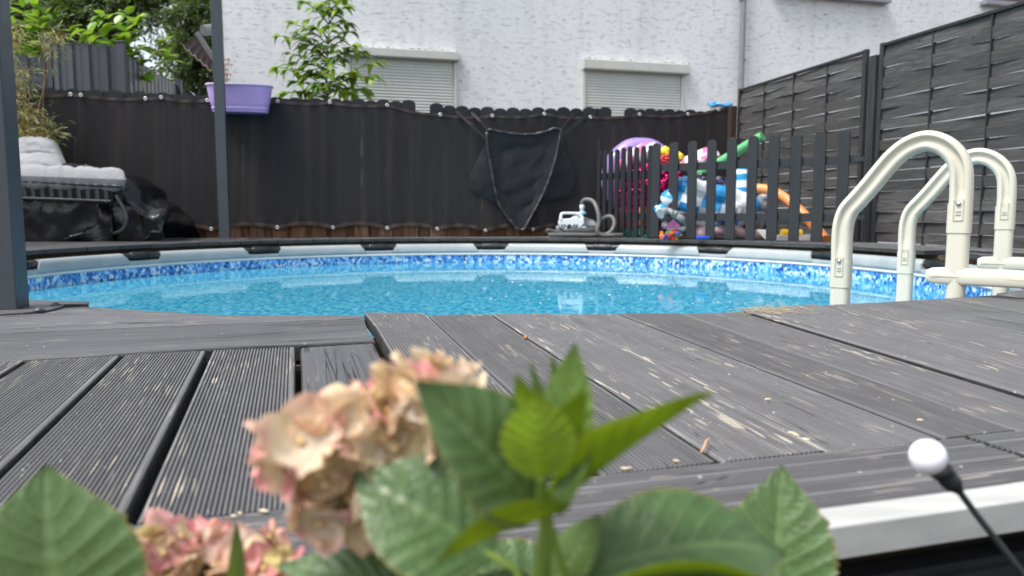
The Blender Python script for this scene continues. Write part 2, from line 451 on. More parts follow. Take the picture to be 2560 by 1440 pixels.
# ---------------------------------------------------------------- the deck
CX, CY, RR = -.188, 4.377, 2.745            # pool centre and radius of the top rail
RD = 2.79                                   # radius of the round cut in the deck
DV = Vector((-.2375, 1, 0)).normalized()    # direction across the garden, away from the house corner line
EV = Vector((DV.y, -DV.x, 0))
FC = Vector((2.372, 8.05, 0))               # corner of back fence and woven screen
FD = Vector((1, .1745, 0)).normalized()     # along the back fence, to the right
FN = Vector((FD.y, -FD.x, 0))               # fence normal, towards the pool
LP = Vector((2.86, 6.03, 0))                # post between the two woven panels
deck = MB(); NB = [0]
def ribs(w_, n):
    """across-board profile: list of (v, z)"""
    e = .0035; out = [(0, -.028), (0, -.003), (e * .4, -.0010), (e, 0)]
    a = e * 1.15; p = (w_ - a - e * 1.7) / n
    for k in range(n):
        x = a + k * p
        out += [(x, 0), (x + p * .12, -.0027), (x + p * .44, -.0027), (x + p * .56, 0)]
    out += [(w_ - e, 0), (w_ - e * .4, -.0012), (w_, -.004), (w_, -.028)]
    return out
def flat(w_, n=0):
    e = .006; return [(0, -.028), (0, -.004), (e * .4, -.0012), (e, 0), (w_ * .5, .0004), (w_ - e, 0), (w_ - e * .4, -.0012), (w_, -.004), (w_, -.028)]
def bands(w_, n=0):
    out = [(0, -.028), (0, -.003), (.002, 0)]
    x = .006
    for wide in (0, 0, 1, 0, 0, 0, 0, 2, 0, 0, 0, 1, 0, 0, 0, 0):
        out += [(x, 0), (x + .0012, -.0025), (x + .0035, -.0025), (x + .0047, 0)]
        x += .0072 if not wide else (.013 if wide == 1 else .017)
    k = (w_ - .006) / x
    return [(v * k, z) for v, z in out] + [(w_ - .002, 0), (w_, -.003), (w_, -.028)]
def plank(A, B, prof=ribs, n=20, m=0, dz=0.0, endm=2, tilt=0.0):
    """A, B: left and right edge polylines (near to far) of one board"""
    k = NB[0]; NB[0] += 1
    A = [Vector((p[0], p[1], 0)) for p in A]; B = [Vector((p[0], p[1], 0)) for p in B]
    w_ = sum((a - b).length for a, b in zip(A, B)) / len(A); L = 0
    pr = prof(w_, n); K = len(pr)
    vs = []; uvs = []; off = random.random() * 9
    for i, (a, b) in enumerate(zip(A, B)):
        if i: L += ((a - A[i - 1]).length + (b - B[i - 1]).length) / 2
        for v, z in pr:
            q = v / w_
            p = a.lerp(b, q); wob = 0
            vs.append((p.x, p.y, z + dz + tilt * (q - .5))); uvs.append((off + L, v + 3 * k + .2))
    fs = [(i * K + j, i * K + j + 1, (i + 1) * K + j + 1, (i + 1) * K + j) for i in range(len(A) - 1) for j in range(K - 1)]
    # side faces and groove floors get darker colours that stand in for shade
    for i in range(len(A) - 1):
        pass
    mi = []
    for i in range(len(A) - 1):
        for j in range(K - 1):
            z0, z1 = pr[j][1], pr[j + 1][1]
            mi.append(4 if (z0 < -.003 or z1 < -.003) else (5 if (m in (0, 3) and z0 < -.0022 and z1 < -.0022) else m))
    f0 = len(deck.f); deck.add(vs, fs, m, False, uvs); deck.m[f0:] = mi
    for base, rev in ((0, False), ((len(A) - 1) * K, True)):       # the two sawn ends
        q = []
        top = vs[base:base + K]
        for j in range(K - 1):
            a = top[j]; b = top[j + 1]
            z0 = -.028 + dz
            q.append((a, b, (b[0], b[1], z0), (a[0], a[1], z0)))
        for qq in q: deck.add(qq, [(0, 1, 2, 3)], endm)

def rayhit(p, d, a, b):
    """intersection of line p+td with line through a,b (2-D)"""
    ex, ey = b[0] - a[0], b[1] - a[1]
    den = d[0] * ey - d[1] * ex
    t = ((a[0] - p[0]) * ey - (a[1] - p[1]) * ex) / den
    return Vector((p[0] + d[0] * t, p[1] + d[1] * t, 0))
b0 = G(355, 1311); b1 = G(2560, 1077)
BD = (b1 - b0).normalized(); BN = Vector((-BD.y, BD.x, 0))     # border board direction
def tb(a, b):   # extend the line from far point a through near point b to the border
    return rayhit(a, b - a, b0, b1)
def sub(a, b, n=3): return [a.lerp(b, i / n) for i in range(n + 1)]
E_ = [(907, 790), (1067, 788), (1227, 786), (1385, 785), (1545, 785), (1705, 785), (1856, 779), (2038, 765), (2190, 757), (2512, 737)]
N_ = [(990, 947), (1262, 970), (1785, 1147), (1962, 1075), (2270, 1065), (2440, 1042), (2560, 994), (2560, 927), (2560, 832), (2560, 745)]
S0 = [G(907, 790), G(919, 822), G(937, 855), G(962, 900), G(990, 947)]
seam = []
for k, (e, n) in enumerate(zip(E_, N_)):
    a = G(*e); b = G(*n)
    seam.append((a, tb(a, b)))
far_end = [G(x, y) for x, y in ((907, 790), (1064, 787), (1224, 786), (1382, 785), (1542, 785), (1702, 784), (1853, 778), (2036, 765), (2190, 757), (2512, 737))]
gw = [.006, .007, .0055, .004, .004, .004, .006, .003, .002, .003]
for k in range(9):
    a0, a1 = seam[k]; c0, c1 = seam[k + 1]
    sh = Vector((1, .05, 0))
    L = [a1 + sh * gw[k] / 2, a0 + sh * gw[k] / 2]; Rr = [c1 - sh * gw[k + 1] / 2, c0 - sh * gw[k + 1] / 2]
    Lp = sub(L[0], L[1], 4); Rp = sub(Rr[0], Rr[1], 4)
    if k == 0: Lp = [L[0], G(1010, 985) + sh * .008, G(974, 900) + sh * .006, G(931, 822) + sh * .006, G(911, 788)]
    dz = (.006, .001, .0015, 0, .002, 0, .005, .001, .0, 0)[k]
    if k < 8: plank(Lp, Rp, ribs, (21, 21, 20, 20, 20, 20, 20, 20, 20)[k], 0, dz, 2, (-.002, .001, 0, .001, 0, -.001, .001, 0, 0)[k])
    else:
        for q in range(2):      # the wide smooth stretch at the right is two boards
            Lq = [l.lerp(r, q * .5) for l, r in zip(Lp, Rp)]; Rq = [l.lerp(r, .5 + q * .5 - (.003 if q == 0 else 0)) for l, r in zip(Lp, Rp)]
            plank(Lq, Rq, flat, 0, 1, dz, 2)
# boards further to the right, outside the picture
a0, a1 = seam[9]
for k in range(9):
    o = Vector((.148, 0, 0)); s = a0 + o * k; e = a1 + o * k
    rp = s + o * .97; re = e + o * .97
    def cut(p):
        dx = p.x - CX
        y = CY - math.sqrt(max(0, RD ** 2 - dx ** 2)) if abs(dx) < RD else 4.6
        return Vector((p.x, y, 0))
    plank(sub(rayhit(s, (0, 1), b0, b1), cut(s), 3), sub(rayhit(rp, (0, 1), b0, b1), cut(rp), 3), ribs, 20, 0)
# left: boards that run along the pool edge
TB = [[(60, 768), (205, 766), (560, 788), (905, 788)], [(60, 829), (310, 820), (640, 806), (909, 797)], [(60, 869), (262, 861), (640, 845), (916, 822)], [(60, 893), (310, 885.5), (640, 866), (935, 853.5)]]
def gl(row, ext=True):
    p = [G(x, y) for x, y in row]
    if ext:
        d = (p[2] - p[1]); d.normalize(); p[0] = p[1] - d * 1.6
    return p
rows = [gl(TB[0], False), gl(TB[1]), gl(TB[2]), gl(TB[3])]
p = rows[0]; p[0] = Vector((rows[1][0].x, rows[1][0].y + .27, 0)); 
for k in range(3):
    near = [q + Vector((0, .0035, 0)) for q in rows[k + 1]]; far = rows[k]
    # plank wants edges near->far along the board: here the board runs left to right
    plank(far if k else far, near, flat, 0, 1, 0.0)
# little board past the near post
plank([G(-60, 750.5), G(222, 757)], [G(-60, 762), G(219, 763)], flat, 0, 1, .004)
# left: boards that run towards the eye
CL = rows[3]
def onC(px, py): return G(px, py)
gapsL = [((64, 900), (0, 940)), ((306, 887), (-6, 1189)), ((524, 879), (342, 1268)), ((744, 867), (746, 1020))]
gwL = [.006, .008, .011, .0075]
lines = []
for (f_, n_) in gapsL:
    a = G(*f_); b = G(*n_); lines.append((a, tb(a, b)))
d0 = lines[0][1] - lines[0][0]
for k in range(1, 8): lines.insert(0, (lines[0][0] - Vector((.146, -.012, 0)), lines[0][1] - Vector((.15, 0, 0)))); gwL.insert(0, .006)
for k in range(len(lines) - 1):
    a0, a1 = lines[k]; c0, c1 = lines[k + 1]
    s1 = Vector((gwL[k] / 2, 0, 0)); s2 = Vector((gwL[k + 1] / 2, 0, 0))
    fa, fc = a0 + s1, c0 - s2
    # clip the far end just under the edge of the crosswise board
    plank(sub(a1 + s1, fa, 4), sub(c1 - s2, fc, 4), ribs, 25, 0, random.uniform(-.002, .001), 2, random.uniform(-.003, .003))
a0, a1 = lines[-1]
ext = S0[-1] + (S0[-1] - S0[2]).normalized() * .55; ext = tb(S0[2], S0[-1])
plank([a1 + Vector((.004, 0, 0)), G(747, 1020) + Vector((.003, 0, 0)), G(746, 940) + Vector((.004, 0, 0)), G(750, 867)],
      [ext, G(990, 947) - Vector((.002, 0, 0)), G(962, 900) - Vector((.002, 0, 0)), G(936, 856)], flat, 0, 1, -.002)
# border board along the edge
bw = .118
def bp(t, s): return b0 + BD * t + BN * s
plank([bp(-2.2, -.002), bp(.73, -.002)], [bp(-2.2, -bw), bp(.73, -bw)], bands, 0, 0, .001)
plank([bp(.735, -.002), bp(3.6, -.002)], [bp(.735, -bw), bp(3.6, -bw)], bands, 0, 0, .002)
# far side boards, all parallel, sawn to the curve of the pool
BW = .145
cw = EV.x * CX + EV.y * CY; cd = DV.x * CX + DV.y * CY
lw = EV.dot(LP)
def far_hit(w_):        # fence line
    p = EV * w_; return DV.dot(rayhit(p, DV, FC, FC + FD))
k = 0; w0 = lw - .03
while w0 > -7.5:
    w1 = w0 - BW + .005
    def start(w_, side):
        dw = w_ - cw
        if abs(dw) < RD: return cd + math.sqrt(RD ** 2 - dw ** 2)
        return None
    wl, wr = w1, w0
    sl_, sr_ = start(wl, 0), start(wr, 0)
    fl, fr = far_hit(wl) - .015, far_hit(wr) - .015
    jit = random.uniform(-.012, .012)
    def seg(dl, dr, el, er):
        A = [EV * wl + DV * dl, EV * wl + DV * el]; B = [EV * wr + DV * dr, EV * wr + DV * er]
        plank(A, B, flat if random.random() < .0 else (lambda w_, n: ribs(w_, n)), 8, 3, random.uniform(-.0015, .0015), 2)
    if sl_ is None or sr_ is None:
        if wr > cw: seg(2.4 if wr > cw + RD + .3 else (3.9), 2.4 if wr > cw + RD + .3 else 3.9, fl, fr)
        else:
            d0_ = cd - .3 if wr > cw - RD - .02 else 2.25
            seg(d0_, d0_, fl, fr)
    else:
        sl_ = max(sl_, cd - .0); sr_ = max(sr_, cd - .0)
        seg(sl_ + jit, sr_ + jit, fl, fr)
    w0 -= BW; k += 1
dk = deck.build('deck', [M_DECK, M_DECKS, M_END, M_DECKF, pm('shaded_board_side', (.028, .028, .029), .8, .5, 30, 200, .6, .003), pm('groove_shade', (.082, .082, .086), .85, .4, 20, 200, .3, .001)]); tag(dk, kind='structure')  # last two colours paint in the shade of board sides and grooves
# joists and dark underside
jm = MB()
for t_ in (-.03,):
    jm.beam(bp(-2.2, t_ - .04) + Vector((0, 0, -.075)), bp(3.6, t_ - .04) + Vector((0, 0, -.075)), .05, .085)
jm.beam(G(-100, 905) + Vector((-1, 0, -.075)), G(950, 868) + Vector((0, 0, -.075)), .05, .085)
jm.beam(G(900, 885) + Vector((0, 0, -.075)), Vector((2.9, 1.25, -.075)), .05, .085)
for k in range(40):     # ring of joists under the round cut
    a = 2 * PI * k / 40; b = 2 * PI * (k + 1) / 40; r = RD + .12
    jm.beam((CX + r * math.cos(a), CY + r * math.sin(a), -.085), (CX + r * math.cos(b), CY + r * math.sin(b), -.085), .045, .1)
o = jm.build('deck_joists', pm('raw_joist_wood', (.10, .075, .045), .8, .3)); tag(o, kind='structure')

gm = MB(); gm.box((0, 20, -1.35), (160, 160, .2)); o = gm.build('ground', M_GROUND); tag(o, kind='structure')

# metal trim on the deck edge
tm = MB()
prof = [(-bw - .001, .004), (-bw - .027, .004), (-bw - .0285, .0025), (-bw - .0285, -.021), (-bw - .026, -.021), (-bw - .026, .001), (-bw - .001, .001)]
vs = [bp(t_, s_) + Vector((0, 0, z)) for t_ in (-2.2, 3.6) for s_, z in prof]; n = len(prof)
tm.add(vs, [(i, (i + 1) % n, (i + 1) % n + n, i + n) for i in range(n)] + [tuple(range(n)), tuple(range(2 * n - 1, n - 1, -1))])
o = tm.build('edge_trim', M_ALU, bevel=.0006, fix=True); tag(o, 'silver metal angle strip along the front edge of the deck', 'edge trim')
# dark grooved front below the trim
rm = MB()
for k in range(6):
    z = -.045 - k * .15
    a = bp(-2.2, -bw - .006 + .0) + Vector((0, 0, z - .07)); b = bp(3.6, -bw - .006) + Vector((0, 0, z - .07))
    rm.beam(a, b, .02, .14)
    for j in range(7):
        zz = z - .012 - j * .019
        rm.beam(bp(-2.2, -bw - .018) + Vector((0, 0, zz)), bp(3.6, -bw - .018) + Vector((0, 0, zz)), .008, .010)
o = rm.build('deck_skirting', M_BLACKB); tag(o, 'black grooved boards closing the side of the deck below the metal strip', 'skirting')
st = MB()
for k in range(9):
    st.beam(bp(-2.2, -bw - .06 - k * .03) + Vector((0, 0, -.16)), bp(3.6, -bw - .06 - k * .03) + Vector((0, 0, -.16)), .025, .02)
o = st.build('garden_step', M_BLACKB); tag(o, 'black ribbed step lying in front of the deck, below its edge', 'step')
# ---------------------------------------------------------------- swimming pool
ZR = -.070; ZW = -.232; ZF = -1.25
pool = thing('swimming_pool', 'round above-ground pool with white rail and blue pebble print liner, sunk in the deck', 'swimming pool', (CX, CY, -1.25))
RL = RR - .045
def polar(a, r, z): return Vector((CX + r * math.cos(a), CY + r * math.sin(a), z))
m = MB(); m.grid(lambda u, v: polar(2 * PI * u, RL, -.125 + (ZF + .125) * v), 192, 6, uvf=lambda u, v: (u * 2 * PI * RL, -.125 + (ZF + .125) * v))
m.build('liner', M_LINER, pool)
m = MB(); m.add([polar(2 * PI * k / 96, RL + .002, ZF) for k in range(96)], [tuple(range(96))]); m.build('pool_floor', M_FLOOR, pool)
m = MB(); m.grid(lambda u, v: polar(2 * PI * u, RL + .03, -.11 + (ZF + .10) * v), 96, 2); m.build('outer_wall', pm('pool_wall_grey', (.3, .33, .36), .5), pool)
# white bead of the liner hanging over the rail
m = MB(); m.grid(lambda u, v: polar(2 * PI * u, RL - .004 - .006 * math.sin(v * PI), -.143 - .018 * v), 192, 4); m.build('liner_bead', M_LIP, pool)
m = MB(); m.grid(lambda u, v: polar(2 * PI * u, RR - .047 - .003 * math.sin(v * PI), -.112 - .032 * v), 192, 3); m.build('rail_skirt', M_RAIL, pool)
# top rails: 16 shaped sections with black couplings between
PH = 2.754
prof = [(-.050, -.066), (-.052, -.050), (-.044, -.016), (-.036, .004), (-.022, .013), (0, .016), (.02, .013), (.034, .004), (.040, -.008), (.040, -.04), (.034, -.055), (.03, -.066)]
def arcpt(a0, a1, t):   # straight chord slightly curved
    a = a0 + (a1 - a0) * t
    return a
for k in range(16):
    a0 = PH - 2 * PI / 16 * k; a1 = a0 - 2 * PI / 16
    g = .062
    m = MB(); N = 14; vs = []
    for i in range(N + 1):
        t = i / N; a = a0 - g + (a1 + g - a0 + g) * t
        edge = min(t, 1 - t) * N
        for j, (r, z) in enumerate(prof):
            sc_ = 1.0
            # the ends sweep back underneath
            aa = a
            if (i == 0 or i == N):
                sgn = 1 if i == 0 else -1
                aa = a + sgn * (.018 * max(0, (-z) / .06) ** .6 if r < 0 else 0)
            vs.append(polar(aa, RR + r, ZR + z))
    K = len(prof)
    m.add(vs, [(i * K + j, i * K + (j + 1) % K, (i + 1) * K + (j + 1) % K, (i + 1) * K + j) for i in range(N) for j in range(K)], 0, True)
    m.add(vs[:K], [tuple(range(K))]); m.add(vs[-K:], [tuple(range(K - 1, -1, -1))])
    m.build('top_rail', M_RAIL, pool, fix=True)
    # coupling: tube ends, ribbed clamp and drop leg
    m = MB(); c = polar(a0, RR, ZR - .012); t_ = Vector((-math.sin(a0), math.cos(a0), 0)); rd = Vector((math.cos(a0), math.sin(a0), 0))
    m.tube([c - t_ * .20, c + t_ * .20], .027, 14)
    m.tube([c - t_ * .085, c - t_ * .08, c + t_ * .08, c + t_ * .085], [.027, .032, .032, .027], 14)
    for q in range(7):
        x = -.066 + q * .022
        m.tube([c + t_ * (x - .006), c + t_ * (x + .006)], .0345, 14)
    for q in (-.045, .045):
        m.box(c + t_ * q + Vector((0, 0, .034)), (.012, .012, .008))
        m.box(c + t_ * q - rd * .02 + Vector((0, 0, .030)), (.010, .010, .010))
    cc = m.build('rail_coupling', M_BLK, pool)
    m = MB(); p = polar(a0, RR + .06, 0)
    m.tube([(p.x, p.y, ZR - .02), (p.x, p.y, -1.25)], .024, 10); m.build('upright', M_RAIL, pool)
# the water
m = MB(); m.add([polar(2 * PI * k / 96, RL - .001, ZW) for k in range(96)], [tuple(range(96))])
o = m.build('water', M_WATER); tag(o, kind='structure')
# bubbles drifting at the far side
m = MB()
for k in range(300):
    px = random.gauss(1640, 150); py = 667 + abs(random.gauss(0, 12)) + (px - 1640) * .012
    if k > 240: px = random.uniform(1200, 2000); py = random.uniform(672, 760)
    p = G(px, py, ZW)
    if (p - Vector((CX, CY, ZW))).length > RL - .04: continue
    r = random.uniform(.002, .006)
    m.ball(p, (r, r, r * .5), 0, 8, 5)
o = m.build('bubbles', pm('foam', (.8, .85, .87), .2, .05)); tag(o, 'scatter of tiny white bubbles floating at the far side of the pool', 'bubbles', kind='stuff')

# ---------------------------------------------------------------- back fence
def fp(px, py, off=0.0): return PLN(px, py, FC + FN * off, FN)
def fs_(p): return (Vector(p) - FC).dot(FD)       # distance along fence from the corner, negative to the left
fence = thing('wooden_fence', 'dark stained board-on-board fence with rounded tops behind the pool', 'fence', tuple(fp(1000, 588)))
topt = [(-200, 205), (60, 217), (184, 222), (333, 228), (477, 234), (690, 243), (860, 247), (1021, 250), (1091, 258), (1155, 265), (1280, 269), (1400, 268), (1510, 268), (1720, 274), (1830, 279)]
m1 = MB(); m2 = MB()
def paling(px_c, wpx, off, drop, mb):
    p = fp(px_c, interp(px_c, topt), off); zt = p.z - drop
    s = fs_(p); hw = .068
    base = FC + FD * s + FN * off
    out = []
    r = hw
    pts = [(-hw, -1.1), (-hw, .16), (-hw, zt - r * .62)]
    for k in range(1, 10):
        a = PI - PI * k / 10
        pts.append((hw * math.cos(a), zt - r * .62 + r * .62 * math.sin(a)))
    pts += [(hw, zt - r * .62), (hw, .16), (hw, -1.1)]
    # painted top and raw foot as two blocks
    up = [(x, z) for x, z in pts if z >= .155]
    mb.prism([base + FD * x + Vector((0, 0, z)) for x, z in up], FN * .018, 0)
    lo = [(-hw, -1.1), (-hw, .16), (hw, .16), (hw, -1.1)]
    mb.prism([base + FD * x + Vector((0, 0, z)) for x, z in lo], FN * .018, 1)
px_list = [-180, -118, -56, 8, 70, 127, 184, 238, 291, 350, 407, 465, 523, 575, 632, 690, 738, 790, 840, 897, 958, 1021, 1091, 1155, 1218, 1282, 1345, 1408, 1472, 1512, 1576, 1625, 1672, 1725, 1775]
last = None
for k, x in enumerate(px_list):
    paling(x, 0, -.02, 0, m1)
    if k:
        xm = (x + px_list[k - 1]) / 2
        paling(xm, 0, -.06, .13 if abs(xm - 1056) < 8 or abs(xm - 1549) < 30 else .012, m2)
m1.build('front_boards', [M_PAL, M_RAW], fence, fix=True); m2.build('rear_boards', [M_PAL, M_RAW], fence, fix=True)
m = MB()
for z in (.25, 1.0): m.beam(FC + FD * -9 - FN * .10 + Vector((0, 0, z)), FC - FN * .10 + Vector((0, 0, z)), .04, .09)
m.build('fence_rail', M_RAW, fence)
for s in (-.06, -1.9, -3.8, -5.7, -7.6):
    m = MB(); m.box(FC + FD * s - FN * .15 + Vector((0, 0, 0)), (.09, .09, 2.2)); m.build('fence_post', M_PAL, fence)

# woven privacy screen tied to it
scr = thing('privacy_screen', 'black brown woven screen cloth tied along the wooden fence with metal eyelets', 'privacy screen', tuple(fp(900, 588, .05)))
gt = [(10, 228), (178, 233), (205, 235), (365, 243), (404, 240), (520, 248), (560, 249), (695, 250), (825, 253), (968, 260), (1100, 284), (1230, 287), (1360, 282), (1475, 290), (1597, 283), (1718, 283), (1795, 271), (1826, 262)]
gb = [(10, 585), (190, 585), (400, 581), (530, 577), (694, 573), (833, 573), (968, 574), (1093, 576), (1213, 580), (1332, 577), (1450, 578), (1600, 578), (1700, 578), (1826, 578)]
def zline(tab, px, sag, off):
    for (a, b), (c, d) in zip(tab, tab[1:]):
        if px <= c:
            t = (px - a) / (c - a); 
            py = b + (d - b) * t + sag * 4 * t * (1 - t) * min(1, (c - a) / 110)
            return fp(px, py, off)
    return fp(px, tab[-1][1], off)
OFF = .045
def sfn(u, v):
    px = 10 + (1822 - 10) * u
    a = zline(gt, px, 5.5, OFF); b = zline(gb, px, -11, OFF)
    p = a.lerp(b, v)
    s = fs_(a)
    fold = (noise.noise(Vector((s * 2.2, v * .8, 0))) * .020 + noise.noise(Vector((s * 6, v * .5, 5))) * .004) * min(1, .35 + v)
    edge = .012 * math.sin(s * 40) * (max(0, v - .93) + max(0, .07 - v)) * 8
    return p + FN * (fold * .9 + edge + .012)
m = MB(); m.grid(sfn, 420, 40, uvf=lambda u, v: (u * 7.2, v * 1.15)); o = m.build('screen_cloth', M_FAB, scr)
for (tab, v0, v1, nm) in ((gt, 0, .022, 'hem'), (gb, .972, 1.0, 'hem')):
    m = MB()
    m.grid(lambda u, v: sfn(u, v0 + (v1 - v0) * v) + FN * (.006 + .002 * math.sin(u * 300)), 420, 3); m.build(nm, M_HEM, scr)
    m = MB(); m.grid(lambda u, v: sfn(u, v0 + (v1 - v0) * .5 + (v - .5) * .002) + FN * .009, 420, 2); m.build('piping', M_FAB, scr)
    for (px, py) in tab[1:-1]:
        u = (px - 10) / 1812; p = sfn(u, v0 + (v1 - v0) * .5) + FN * .010
        m = MB()
        ring = []
        for q in range(14):
            a = 2 * PI * q / 14; ring.append(p + FD * .0125 * math.cos(a) + Vector((0, 0, .0125 * math.sin(a))))
        m.tube(ring, .0055, 8, closed=True); m.build('eyelet', M_GROM, scr)

# return piece of screen beside the corner post
m = MB()
def wing(u, v):
    a = P(1700, 288, 7.85); b = P(1700, 588, 7.85)
    p0 = a.lerp(b, v); q0 = P(1812, 265, 8.0); q1 = P(1806, 600, 7.7)
    return None
# ---------------------------------------------------------------- woven lattice panels
def panel(name, label, s0, s1, ztop, zbot, nb, dirv=DV, base=LP, off=0.0, first=0):
    """s0..s1 metres along dirv from the middle post; slats weave round the battens"""
    nrm = EV
    root = thing(name, label, 'fence panel', tuple(base + dirv * s0), 'woven wooden fence panels')
    def q(s, t, z): return base + dirv * s + nrm * t + Vector((0, 0, z))
    fr = MB()
    for s in (s0 + .018, s1 - .018): fr.beam(q(s, 0, zbot), q(s, 0, ztop + .005), .042, .036, up=tuple(nrm))
    fr.beam(q(s0, 0, ztop - .012), q(s1, 0, ztop - .012), .040, .022)
    fr.beam(q(s0 + .04, 0, zbot + .012), q(s1 - .04, 0, zbot + .012), .040, .022)
    fr.build('frame', M_LATF, root, bevel=.002)
    L = s1 - s0; bs = [s0 + L * (k + 1) / (nb + 1) for k in range(nb)]
    for s in bs:
        m = MB(); m.beam(q(s, 0, zbot + .02), q(s, 0, ztop - .02), .010, .032, up=tuple(nrm)); m.build('batten', M_LATF, root)
    n = int((ztop - zbot - .05) / .078); pitch = (ztop - zbot - .05) / n
    m = MB()
    for k in range(n):
        z0 = zbot + .025 + k * pitch; hgt = pitch * random.uniform(.935, 1.0)
        ph = (k + first) % 2; rj = random.uniform(.8, 1.2); tw = random.uniform(-.006, .006); sg = random.uniform(-.003, .003)
        N = 40; sp = L / (nb + 1); vs = []; 
        for i in range(N + 1):
            s = s0 + .012 + (L - .024) * i / N
            t_ = (s - s0) / sp
            amp = .010 * rj * math.sin(PI * t_ + 0) * (1 if ph else -1)
            # bow over each batten
            amp = .0072 * rj * math.cos(PI * (t_ - 1)) * (1 if ph else -1) if 0.5 <= t_ <= nb + .5 else .0072 * rj * (1 if ph else -1) * math.cos(PI * (t_ - 1))
            zz = z0 + sg * math.sin(t_ * 2.1 + k)
            for dn, dz in ((-.0035, 0), (-.0035, hgt), (.0035, hgt), (.0035, 0)):
                vs.append(q(s, amp + dn + tw * (dz / hgt - .5) * 2, zz + dz))
        fs = [(i * 4 + j, i * 4 + (j + 1) % 4, (i + 1) * 4 + (j + 1) % 4, (i + 1) * 4 + j) for i in range(N) for j in range(4)]
        m.add(vs, fs, 0, False)
    m.build('slats', M_LAT, root, fix=True)
    return root
panel('woven_panel', 'grey woven slat panel behind the toy corner, shorter of the two', .05, 1.99, 1.535, -.06, 3)
# the nearer panel, a hand higher and turned a little
DV2 = Vector((-.262, 1, 0)).normalized()
panel('woven_panel', 'grey woven slat panel behind the pool ladder, nearest and tallest', -.14, -2.06, 1.545, -.10, 3, DV2, LP, 0, 1)
def post(name, label, p, sz, h, m_=M_LATF):
    mb = MB(); mb.box((p[0], p[1], h / 2 - .1), (sz, sz, h + .2), Matrix.Rotation(math.atan2(DV.y, DV.x), 3, 'Z')); o = mb.build(name, m_, bevel=.003); tag(o, label, 'fence post'); return o
post('fence_post', 'square dark post between the two woven panels', LP - DV * .045 + EV * .01, .075, 1.47)
post('fence_post', 'narrow brown post at the corner where the screen cloth ends', FC - DV * .02 - EV * .06 - FN * -.06, .07, 1.36, wood('brown_post', [(.025, .016, .012), (.05, .032, .025), (.09, .06, .05)], (12, 12, 1), .7, 4))

# ---------------------------------------------------------------- patio posts
def patio_post(label, c, sx, sy, h, plate):
    r = thing('patio_post', label, 'post', tuple(c), 'anthracite patio posts')
    rot = Matrix.Rotation(math.atan2(EV.y, EV.x), 3, 'Z')
    m = MB(); m.box((c[0], c[1], h / 2 + .004), (sx, sy, h), rot); m.build('post_tube', M_POST, r, bevel=.0025)
    m = MB(); pts = []
    for (x, y) in plate:
        pts.append(Vector(c) + EV * x + DV * y + Vector((0, 0, .0008)))
    m.prism(pts, (0, 0, .005)); m.build('base_plate', M_POSTD, r, bevel=.0015, fix=True)
    for (x, y) in ((sx * .95, sy * .5), (sx * .95, -sy * .9)):
        m = MB(); p = Vector(c) + EV * x + DV * y
        m.lathe([(.012, 0), (.012, .002), (.007, .003), (.006, .006), (0, .0065)], (p.x, p.y, .006), 12); m.build('screw', M_POST, r)
    return r
c0 = G(41, 781)
pc = c0 + EV * -.06 + DV * .04
rr_ = []
for k in range(20):
    a = 2 * PI * k / 20; rr_.append((.135 * math.copysign(abs(math.cos(a)) ** .7, math.cos(a)), .10 * math.copysign(abs(math.sin(a)) ** .7, math.sin(a))))
patio_post('thick grey metal post at the left edge, standing nearest on the deck', pc, .12, .072, 3.2, rr_)
pc2 = G(563, 597.5)
patio_post('slim grey metal post standing on the far deck in front of the purple planter', pc2, .088, .088, 3.4, [(-.08, -.08), (.08, -.08), (.08, .08), (-.08, .08)])

# ---------------------------------------------------------------- house
Z870 = 10.3; hx0 = -.2217 * Z870
HP = Vector((hx0, Z870, 0)); HD = Vector((1, .263, 0)).normalized(); HN = Vector((HD.y, -HD.x, 0))
def hw(px, py, off=0.0): return PLN(px, py, HP + HN * off, HN)
def hs(p): return (Vector(p) - HP).dot(HD)
house = thing('house', 'white rendered house wall with scratched horizontal texture behind the fence', 'house', (HP.x, HP.y, -1.2))
sL = hs(hw(560, 300)); sR = 14.0
def hq(s, off, z): return HP + HD * s + HN * off + Vector((0, 0, z))
m = MB()
m.add([hq(sL, 0, -1.25), hq(sR, 0, -1.25), hq(sR, 0, 6.5), hq(sL, 0, 6.5)], [(0, 1, 2, 3)], 0, False, [(0, 0), (sR - sL, 0), (sR - sL, 7.7), (0, 7.7)])
m.add([hq(sL, 0, -1.25), hq(sL, -6, -1.25), hq(sL, -6, 6.5), hq(sL, 0, 6.5)], [(0, 1, 2, 3)], 0, False, [(0, 0), (6, 0), (6, 7.7), (0, 7.7)])
m.add([hq(sR, 0, -1.25), hq(sR, -6, -1.25), hq(sR, -6, 6.5), hq(sR, 0, 6.5)], [(0, 3, 2, 1)], 0)
m.add([hq(sL, -6, -1.25), hq(sR, -6, -1.25), hq(sR, -6, 6.5), hq(sL, -6, 6.5)], [(0, 3, 2, 1)], 0)
m.build('wall', M_WALL, house)
m = MB(); m.box(hq((sL + sR) / 2, -3, 6.6), (sR - sL + .8, 7, .2), Matrix.Rotation(math.atan2(HD.y, HD.x), 3, 'Z')); m.build('roof', pm('roof_brown', (.08, .05, .04), .8), house)
M_MOSS = pm('dirt_moss', (.12, .12, .08), .95)
